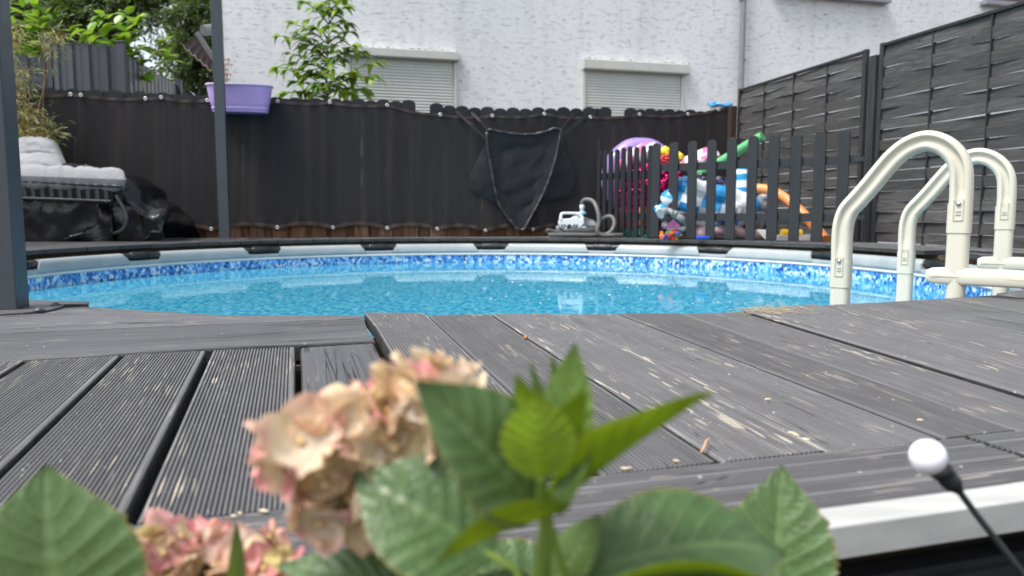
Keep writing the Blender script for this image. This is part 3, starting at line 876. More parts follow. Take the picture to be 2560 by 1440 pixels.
def shutter(pxl, pxr, ytl, ybl, ytr, boxl, boxr, label):
    """roller shutter: housing between pxl and pxr, curtain below"""
    a = hw(pxl, ytl); b = hw(pxr, ytr); zt = (a.z + b.z) / 2; s0, s1 = hs(a), hs(b)
    hgt = abs(hw(pxl, ytl).z - hw(pxl, ybl).z)
    w_ = MB(); prof = [(0, zt - hgt), (.115, zt - hgt), (.13, zt - hgt * .9), (.13, zt - hgt * .16), (.11, zt - .01), (0, zt + .004)]
    vs = [hq(s, o_, z) for s in (s0, s1) for o_, z in prof]; n = len(prof)
    w_.add(vs, [(i, (i + 1) % n, (i + 1) % n + n, i + n) for i in range(n)] + [tuple(range(n)), tuple(range(2 * n - 1, n - 1, -1))])
    rt = w_.build('shutter_box', M_SHUTB, house, bevel=.004, fix=True)
    # moss and dirt line on top
    sa, sb = hs(hw(boxl, 200)), hs(hw(boxr, 200))
    c = MB(); N = 34; pitch = .0415; zt2 = zt - hgt + .01
    vs = []; prof = []
    for k in range(N):
        z = zt2 - k * pitch
        prof += [(.020, z), (.027, z - pitch * .2), (.030, z - pitch * .45), (.027, z - pitch * .75), (.018, z - pitch * .97)]
    for s in (sa + .03, sb - .03):
        for o_, z in prof: vs.append(hq(s, o_, z))
    K = len(prof); c.add(vs, [(j, j + 1, K + j + 1, K + j) for j in range(K - 1)], 0, True)
    c.build('roller_shutter', M_SHUT, house)
    for s in (sa, sb):
        g = MB(); g.box(hq(s, .025, zt2 - .75), (.045, .055, 1.5), Matrix.Rotation(math.atan2(HD.y, HD.x), 3, 'Z')); g.build('guide_rail', M_SHUTB, house, bevel=.004)
    d = MB()
    for k in range(60):
        s = random.uniform(s0, s1); d.ball(hq(s, random.uniform(.05, .115), zt - .002), (random.uniform(.006, .02), .01, .005), 0, 6, 4)
    mo = d.build('moss_line', M_MOSS, rt); mo['kind'] = 'stuff'
shutter(855, 1144, 112, 138, 134, 872, 1137, '')
shutter(1453, 1716, 149, 178, 160, 1458, 1704, '')
# downpipe
m = MB(); pa = hw(1860, -40, .09); 
m.tube([hq(hs(pa), .09, 6.2), hq(hs(pa), .09, -1.1)], .043, 16); dp = m.build('downpipe', M_PIPE, house)
for y in (150, -2):
    p = hw(1857, y, .09); m = MB(); m.tube([p - Vector((0, 0, .012)), p + Vector((0, 0, .012))], .05, 16); m.beam(p, p - HN * .09, .02, .02); m.build('pipe_bracket', M_PIPE, dp)
# upper window sills and windows
def window(pl, pr, yl, yr, hg, glass=True):
    a = hw(pl, yl, .12); b = hw(pr, yr, .12)
    s0, s1 = hs(a), hs(b); z = (a.z + b.z) / 2
    m = MB(); m.box(hq((s0 + s1) / 2, .06, z - .035), (s1 - s0, .16, .07), Matrix.Rotation(math.atan2(HD.y, HD.x), 3, 'Z')); 
    wn = MB(); rot = Matrix.Rotation(math.atan2(HD.y, HD.x), 3, 'Z')
    s0 += .10; s1 -= .10
    wn.box(hq((s0 + s1) / 2, .012, z + .045), (s1 - s0, .05, .09), rot); wn.box(hq((s0 + s1) / 2, .012, z + 1.2), (s1 - s0, .05, .09), rot)
    for s in (s0 + .04, (s0 + s1) / 2, s1 - .04): wn.box(hq(s, .010, z + .62), (.08, .05, 1.1), rot)
    fr = wn.build('window', M_BROWN, house, bevel=.005)
    g = MB(); g.box(hq((s0 + s1) / 2, .004, z + .62), (s1 - s0, .02, 1.15), rot); g.build('pane', M_PANE, fr)
    m.build('window_sill', M_SILL, fr, bevel=.006)
window(1940, 2228, -26, -6, 1)
window(2464, 2900, 8, 30, 1)
# ---------------------------------------------------------------- pool ladder
i1 = Vector((.4435 * 2.2, 2.2, 0)); le = Vector((.765, -.645, 0)).normalized(); ls = Vector((.645, .765, 0)).normalized()
LW = Vector((.215 * 2.2, .24 * 2.2, 0))
lad = thing('pool_ladder', 'cream plastic pool ladder with two arched handrails standing over the pool edge', 'pool ladder', (i1.x, i1.y, -1.2))
def lp(px, py): return PLN(px, py, i1, ls)
railpx = [(2099, 770), (2101, 720), (2104, 660), (2105, 610), (2108, 565), (2120, 528), (2147, 497), (2177, 463), (2208, 425), (2240, 390), (2276, 364), (2318, 352), (2358, 362), (2388, 388), (2402, 420), (2404, 465), (2402, 510), (2399, 545)]
rp = [lp(*q) for q in railpx]; rp = catmull(rp, 5)
def sweep(mb, pts, half_w, half_d, groove, nrm, g0=.0, g1=1.0, m=0):
    """rounded bar with a channel on both faces; nrm is the direction across the ladder"""
    N = len(pts); vs = []
    prof = []
    rc = .55
    # (a along in-plane width, b along nrm)
    side = [(1.0, -.35), (1.0, .35), (.93, .72), (.72, .93), (.52, 1.0)]
    gr = [(.40, .96), (.33, .55), (-.33, .55), (-.40, .96)]
    side2 = [(-.52, 1.0), (-.72, .93), (-.93, .72), (-1, .35), (-1, -.35), (-.93, -.72), (-.72, -.93), (-.52, -1.0)]
    gr2 = [(-.40, -.96), (-.33, -.55), (.33, -.55), (.40, -.96)]
    side3 = [(.52, -1.0), (.72, -.93), (.93, -.72)]
    prof = side + gr + side2 + gr2 + side3
    K = len(prof)
    for i, p in enumerate(pts):
        a = pts[max(0, i - 1)]; b = pts[min(N - 1, i + 1)]
        t = (b - a).normalized(); u = nrm.cross(t).normalized()
        f = i / (N - 1); gd = groove * max(0, min(1, (f - g0) * 14, (g1 - f) * 14))
        for k, (x, y) in enumerate(prof):
            yy = y
            if abs(x) <= .41: yy = math.copysign(1.0 - (1.0 - abs(y)) * gd, y)
            vs.append(p + u * x * half_w + nrm * yy * half_d)
    mb.add(vs, [(i * K + j, i * K + (j + 1) % K, (i + 1) * K + (j + 1) % K, (i + 1) * K + j) for i in range(N - 1) for j in range(K)], m, True)
    mb.add(vs[:K], [tuple(range(K))], m); mb.add(vs[-K:], [tuple(range(K - 1, -1, -1))], m)
def zat(px, py): return lp(px, py).z
for side in (0, 1):
    o_ = LW * side
    # arch from the inner joint to the outer joint
    za = zat(2103, 690); zb = zat(2399, 527)
    arch = [p + o_ for k, p in enumerate(rp) if not (k < 25 and p.z < za)]
    m = MB(); sweep(m, arch, .0275, .024, 1.0, ls, .02, .965); hr = m.build('handrail', M_CREAM, lad, fix=True)
    for q, (pt, dn) in enumerate(((arch[0], 1), (arch[-1], 1))):
        # joint sleeve: slanted clip, button and screw
        m = MB(); c = pt + Vector((0, 0, .012))
        sweep(m, [c + Vector((0, 0, z)) for z in (-.052, -.046, .0, .022, .026)], .0288, .0256, 0, ls); m.build('joint_sleeve', M_CREAM, lad, fix=True)
        m = MB(); cc = c - ls * .0262 + Vector((0, 0, .012))
        for (dx, dz, sx, sz) in ((0, .024, .022, .002), (0, -.030, .022, .002), (-.011, -.003, .002, .054), (.011, -.003, .002, .054), (0, -.006, .012, .003), (0, -.014, .012, .003)):
            m.box(cc + le * dx + Vector((0, 0, dz)), (sx, .003, sz), Matrix.Rotation(math.atan2(le.y, le.x), 3, 'Z'))
        m.build('clip', pm('cream_shadow_line', (.46, .44, .38), .5) if side + q == 0 else bpy.data.materials['cream_shadow_line'], hr)
        if side == 0:
            m = MB(); rot = Matrix.Rotation(PI / 2, 3, 'X'); rot = Matrix.Rotation(math.atan2(le.y, le.x), 3, 'Z') @ rot
            m.lathe([(.0062, 0), (.0060, .0015), (.0045, .0030), (0, .0034)], cc + Vector((0, 0, .013)) - ls * .0005, 12, 0, rot); m.build('screw', M_STEEL, hr)
    # legs
    m = MB(); a = arch[0]; b = arch[-1]
    sweep(m, [a + Vector((0, 0, -.035)), Vector((a.x, a.y, -1.22))], .0262, .0235, 0, ls); m.build('inner_leg', M_CREAM, lad, fix=True)
    m = MB(); sweep(m, [b + Vector((0, 0, -.035)), Vector((b.x, b.y, .06))], .0265, .0235, 0, ls)
    m.tube([(b.x, b.y, .07), (b.x, b.y, -1.22)], .024, 18); m.build('outer_leg', M_CREAM, lad, fix=True)
    # platform arm
    t0 = (lp(2316, 700) - i1).dot(le)
    m = MB(); zc = .052
    pts = [(0, .6), (.012, .9), (.04, 1.0), (.075, 1.0), (.095, 1.12), (.12, 1.15), (.155, 1.15), (.18, 1.05), (.3, .95), (.62, .92)]
    K = 16; vs = []
    for (t_, k_) in pts:
        for j in range(K):
            a_ = 2 * PI * j / K; x = math.cos(a_); y = math.sin(a_)
            x = math.copysign(abs(x) ** .45, x); y = math.copysign(abs(y) ** .45, y)
            vs.append(i1 + o_ + le * (t0 + t_) + ls * x * .024 * k_ + Vector((0, 0, zc + y * .0235 * (k_ if k_ < 1 else 1) - .022 * max(0, t_ - .2))))
    m.add(vs, [(i * K + j, i * K + (j + 1) % K, (i + 1) * K + (j + 1) % K, (i + 1) * K + j) for i in range(len(pts) - 1) for j in range(K)], 0, True)
    m.add(vs[:K], [tuple(range(K))]); m.add(vs[-K:], [tuple(range(K - 1, -1, -1))])
    ar = m.build('platform_arm', M_CREAM, lad, fix=True)
    m = MB(); m.beam(i1 + o_ + le * (t0 + .01) - ls * .0248 + Vector((0, 0, zc)), i1 + o_ + le * (t0 + .58) - ls * .0235 + Vector((0, 0, zc - .006)), .0012, .0018); m.build('seam_line', bpy.data.materials['cream_shadow_line'], ar)
m = MB(); q0 = i1 + le * (t0 + .34) + Vector((0, 0, .03)); m.box(q0 + LW / 2 + le * .12, (.25, LW.length * .9, .035), Matrix.Rotation(math.atan2(le.y, le.x), 3, 'Z')); m.build('platform', M_CREAM, lad, bevel=.008)
for k in range(4):
    m = MB(); z = -.30 - .24 * k
    for nm, base in (('i', rp[0]),):
        pa = Vector((rp[0].x, rp[0].y, z)); m.beam(pa, pa + LW, .10, .03)
    m.build('rung', M_CREAM, lad, bevel=.006)

# ---------------------------------------------------------------- picket fence and gate
def pickets(name, label, p0, p1, n, ztop, wd, railz, first=True, skip0=False):
    root = thing(name, label, 'picket fence', tuple(p0))
    d = (p1 - p0); L = d.length; d.normalize(); nn = Vector((d.y, -d.x, 0))
    for k in range(n):
        if skip0 and k == 0: continue
        c = p0 + d * L * k / (n - 1) + nn * .012; w_ = wd * random.uniform(.96, 1.04); lean = random.uniform(-.004, .004)
        hw_ = w_ / 2; zt = ztop + random.uniform(-.008, .008); pts = [(-hw_, .012), (-hw_, zt - hw_ * .75)]
        for q in range(1, 7):
            a = PI - PI * q / 7; pts.append((hw_ * math.cos(a), zt - hw_ * .75 + hw_ * .75 * math.sin(a)))
        pts += [(hw_, zt - hw_ * .75), (hw_, .012)]
        m = MB(); m.prism([c + d * (x + lean * z) + Vector((0, 0, z)) for x, z in pts], nn * .018); m.build('picket', M_PICK, root, bevel=.002, fix=True)
    for z in railz:
        m = MB(); a = p0 - d * .03 + Vector((0, 0, z)); b = p1 + d * .12 + Vector((0, 0, z)); m.beam(a, b, .022, .068); m.build('rail', M_PICK, root, bevel=.002)
    return root, d, nn
g0 = P(1640, 560, 6.85); g0.z = 0; g1 = P(2104, 560, 5.80); g1.z = 0
gate, gd, gn = pickets('picket_gate', 'dark picket gate of ten rounded boards in front of the pool toys', g0, g1, 10, .872, .086, (.20, .645))
for z in (.20, .645):
    m = MB(); e = g1 + gd * .115 + gn * .014 + Vector((0, 0, z)); m.beam(e - gd * .04, e + gd * .05, .006, .034); m.tube([e + gd * .03 + Vector((0, 0, -.022)), e + gd * .03 + Vector((0, 0, .022))], .006, 8); m.build('hinge', M_BLK, gate)
q1 = P(1500, 560, 7.55); q1.z = 0
side, _, _ = pickets('picket_fence', 'short run of dark pickets between the wooden fence and the gate corner', q1, g0 + Vector((-.035, .06, 0)), 9, .865, .056, (.20, .60))

# ---------------------------------------------------------------- pool cleaner
M_WHT = pm('white_plastic', (.72, .73, .73), .3, .05, 6, 150, .05, .0005, Coat_Weight=.3)
M_GRY = pm('grey_plastic', (.30, .31, .33), .4, .1)
M_DGR = pm('dark_grey_plastic', (.055, .058, .062), .45, .15)
M_HOSE = pm('grey_hose', (.10, .098, .095), .45, .1)
M_LBL = pm('light_blue_plastic', (.25, .55, .72), .35, .05)
cl_o = P(1445, 585, 7.22); cl_o.z = .002
cle = thing('pool_cleaner', 'white and grey wheeled pool vacuum with handle and a coiled grey hose', 'pool cleaner', tuple(cl_o))
S_ = 7.22 / F      # metres per photo pixel at the cleaner
def cp(px, py, dy=0.0): return P(px, py, 7.22 + dy)
cd_ = Vector((1, -.0, 0))
# lower dark body
m = MB()
def body(u, v):
    th = 2 * PI * u; ph = -PI / 2 + PI * v
    e = .45
    f = lambda x, k=e: math.copysign(abs(x) ** k, x)
    p = Vector((f(math.cos(ph)) * f(math.cos(th)) * .185, f(math.cos(ph)) * f(math.sin(th)) * .12, f(math.sin(ph), .7) * .045))
    return p + Vector((cp(1453, 570).x, cl_o.y + .10, .062))
m.grid(body, 28, 12); m.build('chassis', M_DGR, cle)
# white front shell: lofted sections from front view outline
shell = [(1396, 552), (1397, 563), (1402, 569), (1410, 577), (1438, 577), (1452, 569), (1459, 560), (1462, 554), (1459, 546), (1451, 543), (1448, 534), (1452, 531), (1446, 543), (1405, 545), (1401, 549)]
m = MB()
outl = [(1396, 552), (1396, 560), (1401, 567), (1410, 576), (1418, 578), (1436, 578), (1444, 575), (1454, 566), (1460, 560), (1461, 552), (1457, 547), (1447, 546), (1444, 541), (1434, 541), (1426, 546), (1405, 547), (1400, 549)]
ftop = [cp(*q, 0) for q in outl]
m.prism(ftop, (0, .05, 0)); 
m.build('front_shell', M_WHT, cle, bevel=.008, fix=True)
m = MB()      # rear shell, sloping down to the right
def rear(u, v):
    x0, x1 = 1436, 1498
    px = x0 + (x1 - x0) * u
    top = interp(u, [(0, 541), (.15, 537), (.35, 540), (.6, 546), (.85, 550), (1, 562)])
    a = PI * v; yy = .06 + .12 * (1 - math.cos(a)) ; k = math.sin(a) ** .4
    p = cp(px, 565 + (top - 565) * k, 0); p.y += yy; return p
m.grid(rear, 16, 14); m.build('rear_shell', M_GRY, cle)
hpts = catmull([cp(1402, 549, .01), cp(1403, 538, .01), cp(1407, 533.5, .01), cp(1425, 533, .02), cp(1440, 533.5, .03), cp(1450, 536, .03), cp(1457, 547, .03)], 5)
m = MB(); m.tube(hpts, [.013 + .006 * abs(2 * i / (len(hpts) - 1) - 1) ** 2 for i in range(len(hpts))], 10); m.build('handle', M_WHT, cle)
m = MB(); m.box(cp(1423, 567, -.004), (.036, .012, .045)); m.build('intake', M_BLK, cle)
m = MB()
for (x, s) in ((1407, 1), (1413, 1), (1434, -1), (1440, -1)):
    m.beam(cp(x - 4 * s, 561, -.004), cp(x + 3 * s, 572 if abs(x - 1423) > 12 else 567, -.004), .006, .012, up=(1, 0, 0))
m.build('grille', M_BLK, cle)
for (px, py, dy, r) in ((1460, 573, .02, 9.5), (1396, 570, .06, 7.5), (1478, 572, .20, 8)):
    m = MB(); c = cp(px, py, dy); rr = r * S_
    m.tube([c - Vector((0, .018, 0)), c + Vector((0, .018, 0))], rr, 20); wh = m.build('wheel', M_BLK, cle)
    m = MB(); m.lathe([(rr * .88, 0), (rr * .8, .006), (rr * .3, .004), (0, .010)], c - Vector((0, .0185, 0)), 20, 0, Matrix.Rotation(PI / 2, 3, 'X')); m.build('rim', M_GRY, wh)
m = MB(); c = cp(1455, 533, .06); m.lathe([(.040, -.012), (.044, 0), (.040, .012), (.02, .016)], c, 18); m.build('swivel_ring', M_LBL, cle)
m = MB(); m.lathe([(.019, 0), (.020, .03), (.024, .034), (.024, .07), (.019, .075)], cp(1455, 531, .06), 18); m.build('hose_cuff', M_WHT, cle)
hp = catmull([cp(1455, 513, .06), cp(1456, 505, .06), cp(1462, 500, .05), cp(1471, 499, .04), cp(1483, 504, .0), cp(1492, 520, -.06), cp(1497, 540, -.10), cp(1497, 560, -.12), cp(1493, 574, -.13), cp(1498, 585, -.13), cp(1515, 588.5, -.13), cp(1535, 588, -.13), cp(1555, 588, -.10)], 6)
hp2 = catmull([cp(1496, 556, .02), cp(1508, 547, .02), cp(1522, 541, .0), cp(1533, 546, -.03), cp(1536, 560, -.06), cp(1531, 574, -.08), cp(1520, 584, -.10), cp(1500, 587, -.05), cp(1470, 587.5, -.06), cp(1430, 587, -.08), cp(1400, 587, -.08), cp(1371, 587, -.08)], 6)
hp3 = catmull([cp(1366, 579, -.02), cp(1372, 576, .0), cp(1390, 580, .02), cp(1430, 582, .05), cp(1460, 583, .05), cp(1500, 580, .08)], 6)
m = MB()
for path in (hp, hp2, hp3):
    path = [Vector((p.x, p.y, max(p.z, .022))) for p in path]
    m.tube(path, .0215, 12)
m.build('hose', M_HOSE, cle)

# ---------------------------------------------------------------- hanging black net cover
M_NET = None
def netmat():
    t = NT('black_mesh_cloth'); v = t.coord('Object')
    n = t.noise(v, 9, 4)
    t.fin(t.ramp(n, [(.3, (.003, .0035, .006)), (.7, (.009, .010, .014))]), .6, t.bump(n, .5, .02))
    tr = t.n('ShaderNodeBsdfTransparent'); mx = t.n('ShaderNodeMixShader'); mx.inputs[0].default_value = .16
    t.l(t.b.outputs[0], mx.inputs[1]); t.l(tr.outputs[0], mx.inputs[2]); t.l(mx.outputs[0], t.out.inputs[0]); return t.mat
M_NET = netmat()
M_SATIN = pm('black_satin_edge', (.03, .03, .036), .3, .6, 14, 40, .9, .01)
M_STRAPB = pm('black_tape', (.008, .008, .010), .6, .2)
net = thing('mesh_bag', 'large black mesh bag hanging by four straps from the wooden fence', 'mesh bag', tuple(fp(1300, 450, .1)))
loop = catmull([fp(x, y, .14) for x, y in ((1222, 324), (1260, 331), (1305, 336), (1350, 333), (1385, 322), (1401, 325), (1399, 345), (1388, 400), (1372, 450), (1350, 500), (1320, 556), (1311, 572), (1296, 573), (1278, 555), (1250, 515), (1237, 470), (1228, 420), (1219, 370), (1217, 335), (1222, 324))], 8)
m = MB(); L_ = [p + FN * .012 * noise.noise(p * 23) + Vector((0, 0, .008 * noise.noise(p * 31))) for p in loop]
m.tube(L_, [.0145 + .008 * noise.noise(p * 40) for p in L_], 8); m.build('gathered_edge', M_SATIN, net)
def netfn(outl, off, bul, sagseed):
    c = Vector((0, 0, 0))
    for p in outl: c += p
    c /= len(outl)
    m = MB(); n = len(outl); rings = 9; vs = []
    for r in range(rings):
        k = 1 - r / rings
        for i, p in enumerate(outl):
            q = c.lerp(p, k)
            fold = noise.noise(Vector((q.x * 5, q.z * 7, sagseed))) * .02 + abs(noise.noise(Vector((q.x * 9 + q.z * 6, q.z * 3, sagseed + 4)))) * .022
            vs.append(q + FN * (off + bul * (1 - k * k) + fold * (1 - k ** 4)))
    vs.append(c + FN * (off + bul))
    fs = [(r * n + i, r * n + (i + 1) % n, (r + 1) * n + (i + 1) % n, (r + 1) * n + i) for r in range(rings - 1) for i in range(n)]
    fs += [((rings - 1) * n + i, (rings - 1) * n + (i + 1) % n, len(vs) - 1) for i in range(n)]
    m.add(vs, fs, 0, True); return m
netfn(loop[:-1], -.01, -.05, 1.0).build('mesh_front', M_NET, net)
wide = catmull([fp(x, y, .085) for x, y in ((1224, 330), (1300, 338), (1398, 328), (1412, 372), (1432, 420), (1437, 455), (1420, 490), (1385, 500), (1350, 510), (1318, 562), (1298, 568), (1262, 525), (1238, 508), (1200, 488), (1172, 470), (1178, 430), (1200, 385), (1216, 350), (1224, 330))], 5)
netfn(wide[:-1], 0, .03, 7.0).build('mesh_back', M_NET, net)
for (a, b) in (((1140, 278), (1216, 348)), ((1178, 281), (1222, 326)), ((1432, 283), (1401, 326)), ((1470, 285), (1398, 345))):
    m = MB(); pa = fp(*a, .085); pb = fp(*b, .14); pm_ = pa.lerp(pb, .5) + FN * .02
    m.beam(pa, pm_, .026, .003, up=tuple(FN)); m.beam(pm_, pb, .026, .003, up=tuple(FN)); m.build('strap', M_STRAPB, net)

# ---------------------------------------------------------------- purple planter on the fence
M_PUR = pm('lilac_plastic', (.42, .30, .62), .4, .05, 4, 200, .05, .0005)
M_PURR = pm('pale_lilac_rim', (.56, .46, .70), .4, .05)
pla = thing('planter_box', 'lilac oval planter box hooked over the top of the wooden fence', 'planter', tuple(fp(600, 284, .12)))
pc_ = fp(600, 245, .14); wT = .30; 
zt_ = fp(600, 213, .14).z; zb_ = fp(600, 282, .14).z; hx_t = abs((fp(684, 213, .14) - fp(516, 213, .14)).length) / 2; hx_b = abs((fp(669, 280, .14) - fp(531, 280, .14)).length) / 2
def oval(hx, hy, z, n=40, e=.62):
    out = []
    for k in range(n):
        a = 2 * PI * k / n; x = math.copysign(abs(math.cos(a)) ** e, math.cos(a)) * hx; y = math.copysign(abs(math.sin(a)) ** e, math.sin(a)) * hy
        p = FC + FD * (fs_(pc_) + x) + FN * (.14 + y); out.append(Vector((p.x, p.y, z)))
    return out
def loft(mb, rings, m=0, cap0=True, cap1=False, smooth=True):
    n = len(rings[0]); vs = [p for r in rings for p in r]
    mb.add(vs, [(i * n + j, i * n + (j + 1) % n, (i + 1) * n + (j + 1) % n, (i + 1) * n + j) for i in range(len(rings) - 1) for j in range(n)], m, smooth)
    if cap0: mb.add(rings[0], [tuple(range(n))], m)
    if cap1: mb.add(rings[-1], [tuple(range(n - 1, -1, -1))], m)
m = MB(); hh = zt_ - zb_
lv = [(zb_, 1.0), (zb_ + .004, 1.01), (zb_ + hh * .10, 1.012), (zb_ + hh * .11, 1.035), (zb_ + hh * .15, 1.035), (zb_ + hh * .16, 1.02), (zb_ + hh * .21, 1.03), (zb_ + hh * .22, 1.04)]
rings = [oval(hx_b * k, .085 * k, z) for z, k in lv]
for q in range(1, 7):
    t_ = q / 6; rings.append(oval(hx_b * 1.04 + (hx_t * .97 - hx_b * 1.04) * t_ ** .8, .088 + .02 * t_, zb_ + hh * (.22 + .74 * t_)))
loft(m, rings); m.build('pot', M_PUR, pla, fix=True)
m = MB(); rings = [oval(hx_t * .97, .108, zt_ - .016), oval(hx_t, .115, zt_ - .016), oval(hx_t, .115, zt_ - .002), oval(hx_t * .985, .110, zt_), oval(hx_t * .95, .10, zt_ - .004), oval(hx_t * .94, .098, zt_ - .05)]
loft(m, rings, cap0=False); m.build('rim', M_PURR, pla, fix=True)
m = MB(); m.add(oval(hx_t * .94, .098, zt_ - .03), [tuple(range(40))]); m.build('soil', M_GROUND, pla)
dp_ = MB()
base = fp(566, 214, .14)
for k in range(7):
    q = base + FD * random.uniform(-.02, .03); pts = [q + Vector((random.uniform(-.01, .01) * i, 0, .045 * i)) for i in range(6)]
    dp_.tube(pts, [.0018] * 5 + [.001], 5)
    for i in range(14):
        r_ = pts[random.randrange(1, 6)]; d = Vector((random.uniform(-1, 1), random.uniform(-1, 1), random.uniform(.2, 1))).normalized() * .018
        dp_.add([r_, r_ + d + Vector((.004, 0, 0)), r_ + d * 1.3, r_ + d - Vector((.004, 0, 0))], [(0, 1, 2, 3)])
o = dp_.build('dried_plant', pm('dry_orange_stems', (.36, .18, .10), .8, .3)); tag(o, 'dried orange brown stalks growing in the lilac planter beside the metal post', 'dried plant')
# ---------------------------------------------------------------- pool toys behind the pickets
def plas(name, col, rough=.28, **kw): return pm(name, col, rough, .06, 5, 60, .12, .003, Coat_Weight=.3, **kw)
T_PUR = plas('lavender_vinyl', (.34, .23, .56)); T_PNK = plas('pink_vinyl', (.80, .25, .42)); T_WHT = plas('white_vinyl', (.78, .80, .82))
T_BLU = plas('blue_vinyl', (.03, .30, .62)); T_YEL = plas('yellow_toy', (.85, .62, .02)); T_GRN = plas('green_foam', (.10, .42, .17), .6)
T_ORG = plas('orange_foam', (.85, .30, .09), .6); T_GREY = plas('grey_vinyl', (.23, .23, .24), .35); T_TEAL = plas('teal_foil', (.03, .30, .26), .12)
T_SIL = plas('silver_vinyl', (.28, .30, .31), .18); T_DPUR = plas('dark_purple_plastic', (.16, .03, .30)); T_PALE = plas('pale_pink_vinyl', (.62, .42, .46))
def stripes(name, c1, c2, sx, sy=0, chk=False, ang=0):
    t = NT(name); uv = t.n('ShaderNodeUVMap').outputs[0]
    s = t.n('ShaderNodeSeparateXYZ'); m = t.n('ShaderNodeMapping'); t.l(uv, m.inputs[0]); m.inputs['Rotation'].default_value = (0, 0, ang); t.l(m.outputs[0], s.inputs[0])
    a = t.math('GREATER_THAN', t.math('FRACT', t.math('MULTIPLY', s.outputs[0], sx)), .5)
    if sy:
        b = t.math('GREATER_THAN', t.math('FRACT', t.math('MULTIPLY', s.outputs[1], sy)), .5)
        a = t.math('ABSOLUTE', t.math('SUBTRACT', a, b))
    return t.fin(t.mix(a, c1, c2), .25, t.bump(t.noise(t.coord('Object'), 16, 3), .3, .01), Coat_Weight=.3)
T_CHK = stripes('blue_white_check', (.02, .28, .60), (.66, .70, .73), 2.1, 2)
T_BST = stripes('blue_white_bands', (.03, .33, .66), (.70, .76, .80), 4, 0)
T_CAN = stripes('pink_white_swirl', (.72, .16, .36), (.80, .74, .76), 5, 0, ang=.5)
def foil(name, c1, c2, sc_=18):
    t = NT(name); v = t.coord('Object'); vo = t.n('ShaderNodeTexVoronoi'); t.l(v, vo.inputs['Vector']); vo.inputs['Scale'].default_value = sc_
    n = t.noise(v, sc_ * .8, 4)
    return t.fin(t.ramp(n, [(.3, c1), (.7, c2)]), .16, t.bump(t.math('ADD', vo.outputs['Distance'], n), 1, .03), Metallic=.45)
T_MAG = foil('magenta_foil', (.30, .0, .07), (.90, .03, .26)); T_TFOIL = foil('teal_foil_crumpled', (.0, .10, .09), (.08, .50, .42), 26)
T_IRI = foil('iridescent_film', (.18, .10, .26), (.40, .42, .46), 30)

def solo(mb, name, mats, label, cat, group=None, **kw):
    o = mb.build(name, mats, **kw); tag(o, label, cat, group); return o
# lavender ring, leaning on the fence
rc = P(1603, 447, 7.76); ax = (FN + Vector((0, 0, .10))).normalized(); u_ = Vector((0, 0, 1)).cross(ax).normalized(); v_ = ax.cross(u_)
m = MB(); R0, r0 = .325, .105
m.tube([rc + (u_ * math.cos(2 * PI * k / 48) + v_ * math.sin(2 * PI * k / 48)) * R0 for k in range(48)], [r0 + .003 * math.sin(k * 5.1) for k in range(48)], 20, closed=True)
solo(m, 'swim_ring', T_PUR, 'big lavender inflatable swim ring leaning on the fence behind the small pickets', 'swim ring')
# candy striped lilo, rolled over the heap
def blob(path, rad, mat, name, label, cat, n=16, wr=.15, flat_=1.0, group=None, sub=6, seed=0, uvs=(1, 1)):
    pts = catmull(path, sub); N = len(pts); rr = rad if isinstance(rad, (list, tuple)) else [rad] * len(path)
    m = MB()
    def fn(a, b):
        i = min(N - 1, int(round(a * (N - 1)))); f = a * (len(rr) - 1); j = min(len(rr) - 2, int(f)); r = rr[j] + (rr[j + 1] - rr[j]) * (f - j)
        e = min(1, min(a, 1 - a) * 9 + .02); r *= e ** .5
        t = (pts[min(N - 1, i + 1)] - pts[max(0, i - 1)]).normalized()
        s = t.cross(Vector((0, 0, 1))); s = s.normalized() if s.length > .1 else Vector((1, 0, 0)); q = s.cross(t)
        th = 2 * PI * b; k = r * (1 + wr * noise.noise(Vector((a * 7 + seed, math.cos(th) * 1.6, math.sin(th) * 1.6 + seed))) * 1.5)
        return pts[i] + s * math.cos(th) * k + q * math.sin(th) * k * flat_
    m.grid(fn, N - 1, n, uvf=lambda a, b: (a * uvs[0], b * uvs[1]))
    return solo(m, name, mat, label, cat, group)
blob([P(1545, 425, 7.50), P(1585, 395, 7.45), P(1628, 380, 7.35), P(1668, 400, 7.25)], [.06, .10, .10, .06], T_CAN, 'candy_float', 'pink and white striped inflatable lying over the lavender ring', 'inflatable', seed=2)
blob([P(1700, 420, 7.2), P(1730, 405, 7.2), P(1770, 395, 7.2), P(1800, 388, 7.2)], [.05, .10, .12, .05], T_CAN, 'candy_float', 'puffy pink and white striped inflatable showing above the gate rail', 'inflatable', seed=5, flat_=.8)
# magenta foil heap
m = MB()
def foilheap(a, b):
    px = 1548 + 175 * a; top = interp(a, [(0, 470), (.15, 425), (.5, 400), (.75, 405), (1, 455)]); py = top + (588 - top) * b
    d = .10 * math.sin(PI * a) + .05 * math.sin(PI * b)
    nn = noise.noise(Vector((a * 14, b * 16, 1))) * .05 + noise.noise(Vector((a * 34, b * 36, 3))) * .022
    p = P(px, py, 7.22 + max(0, 1640 - px) * .0042 - d + nn); p.z = max(p.z, .01); return p
m.grid(foilheap, 70, 70, smooth=False)
def back(a, b): p = foilheap(a, b); p.y = 7.66; return p
m.grid(lambda a, b: back(a, 1 - b), 12, 12)
solo(m, 'foil_float', T_MAG, 'crumpled shiny magenta foil inflatable filling the corner behind the pickets', 'inflatable')
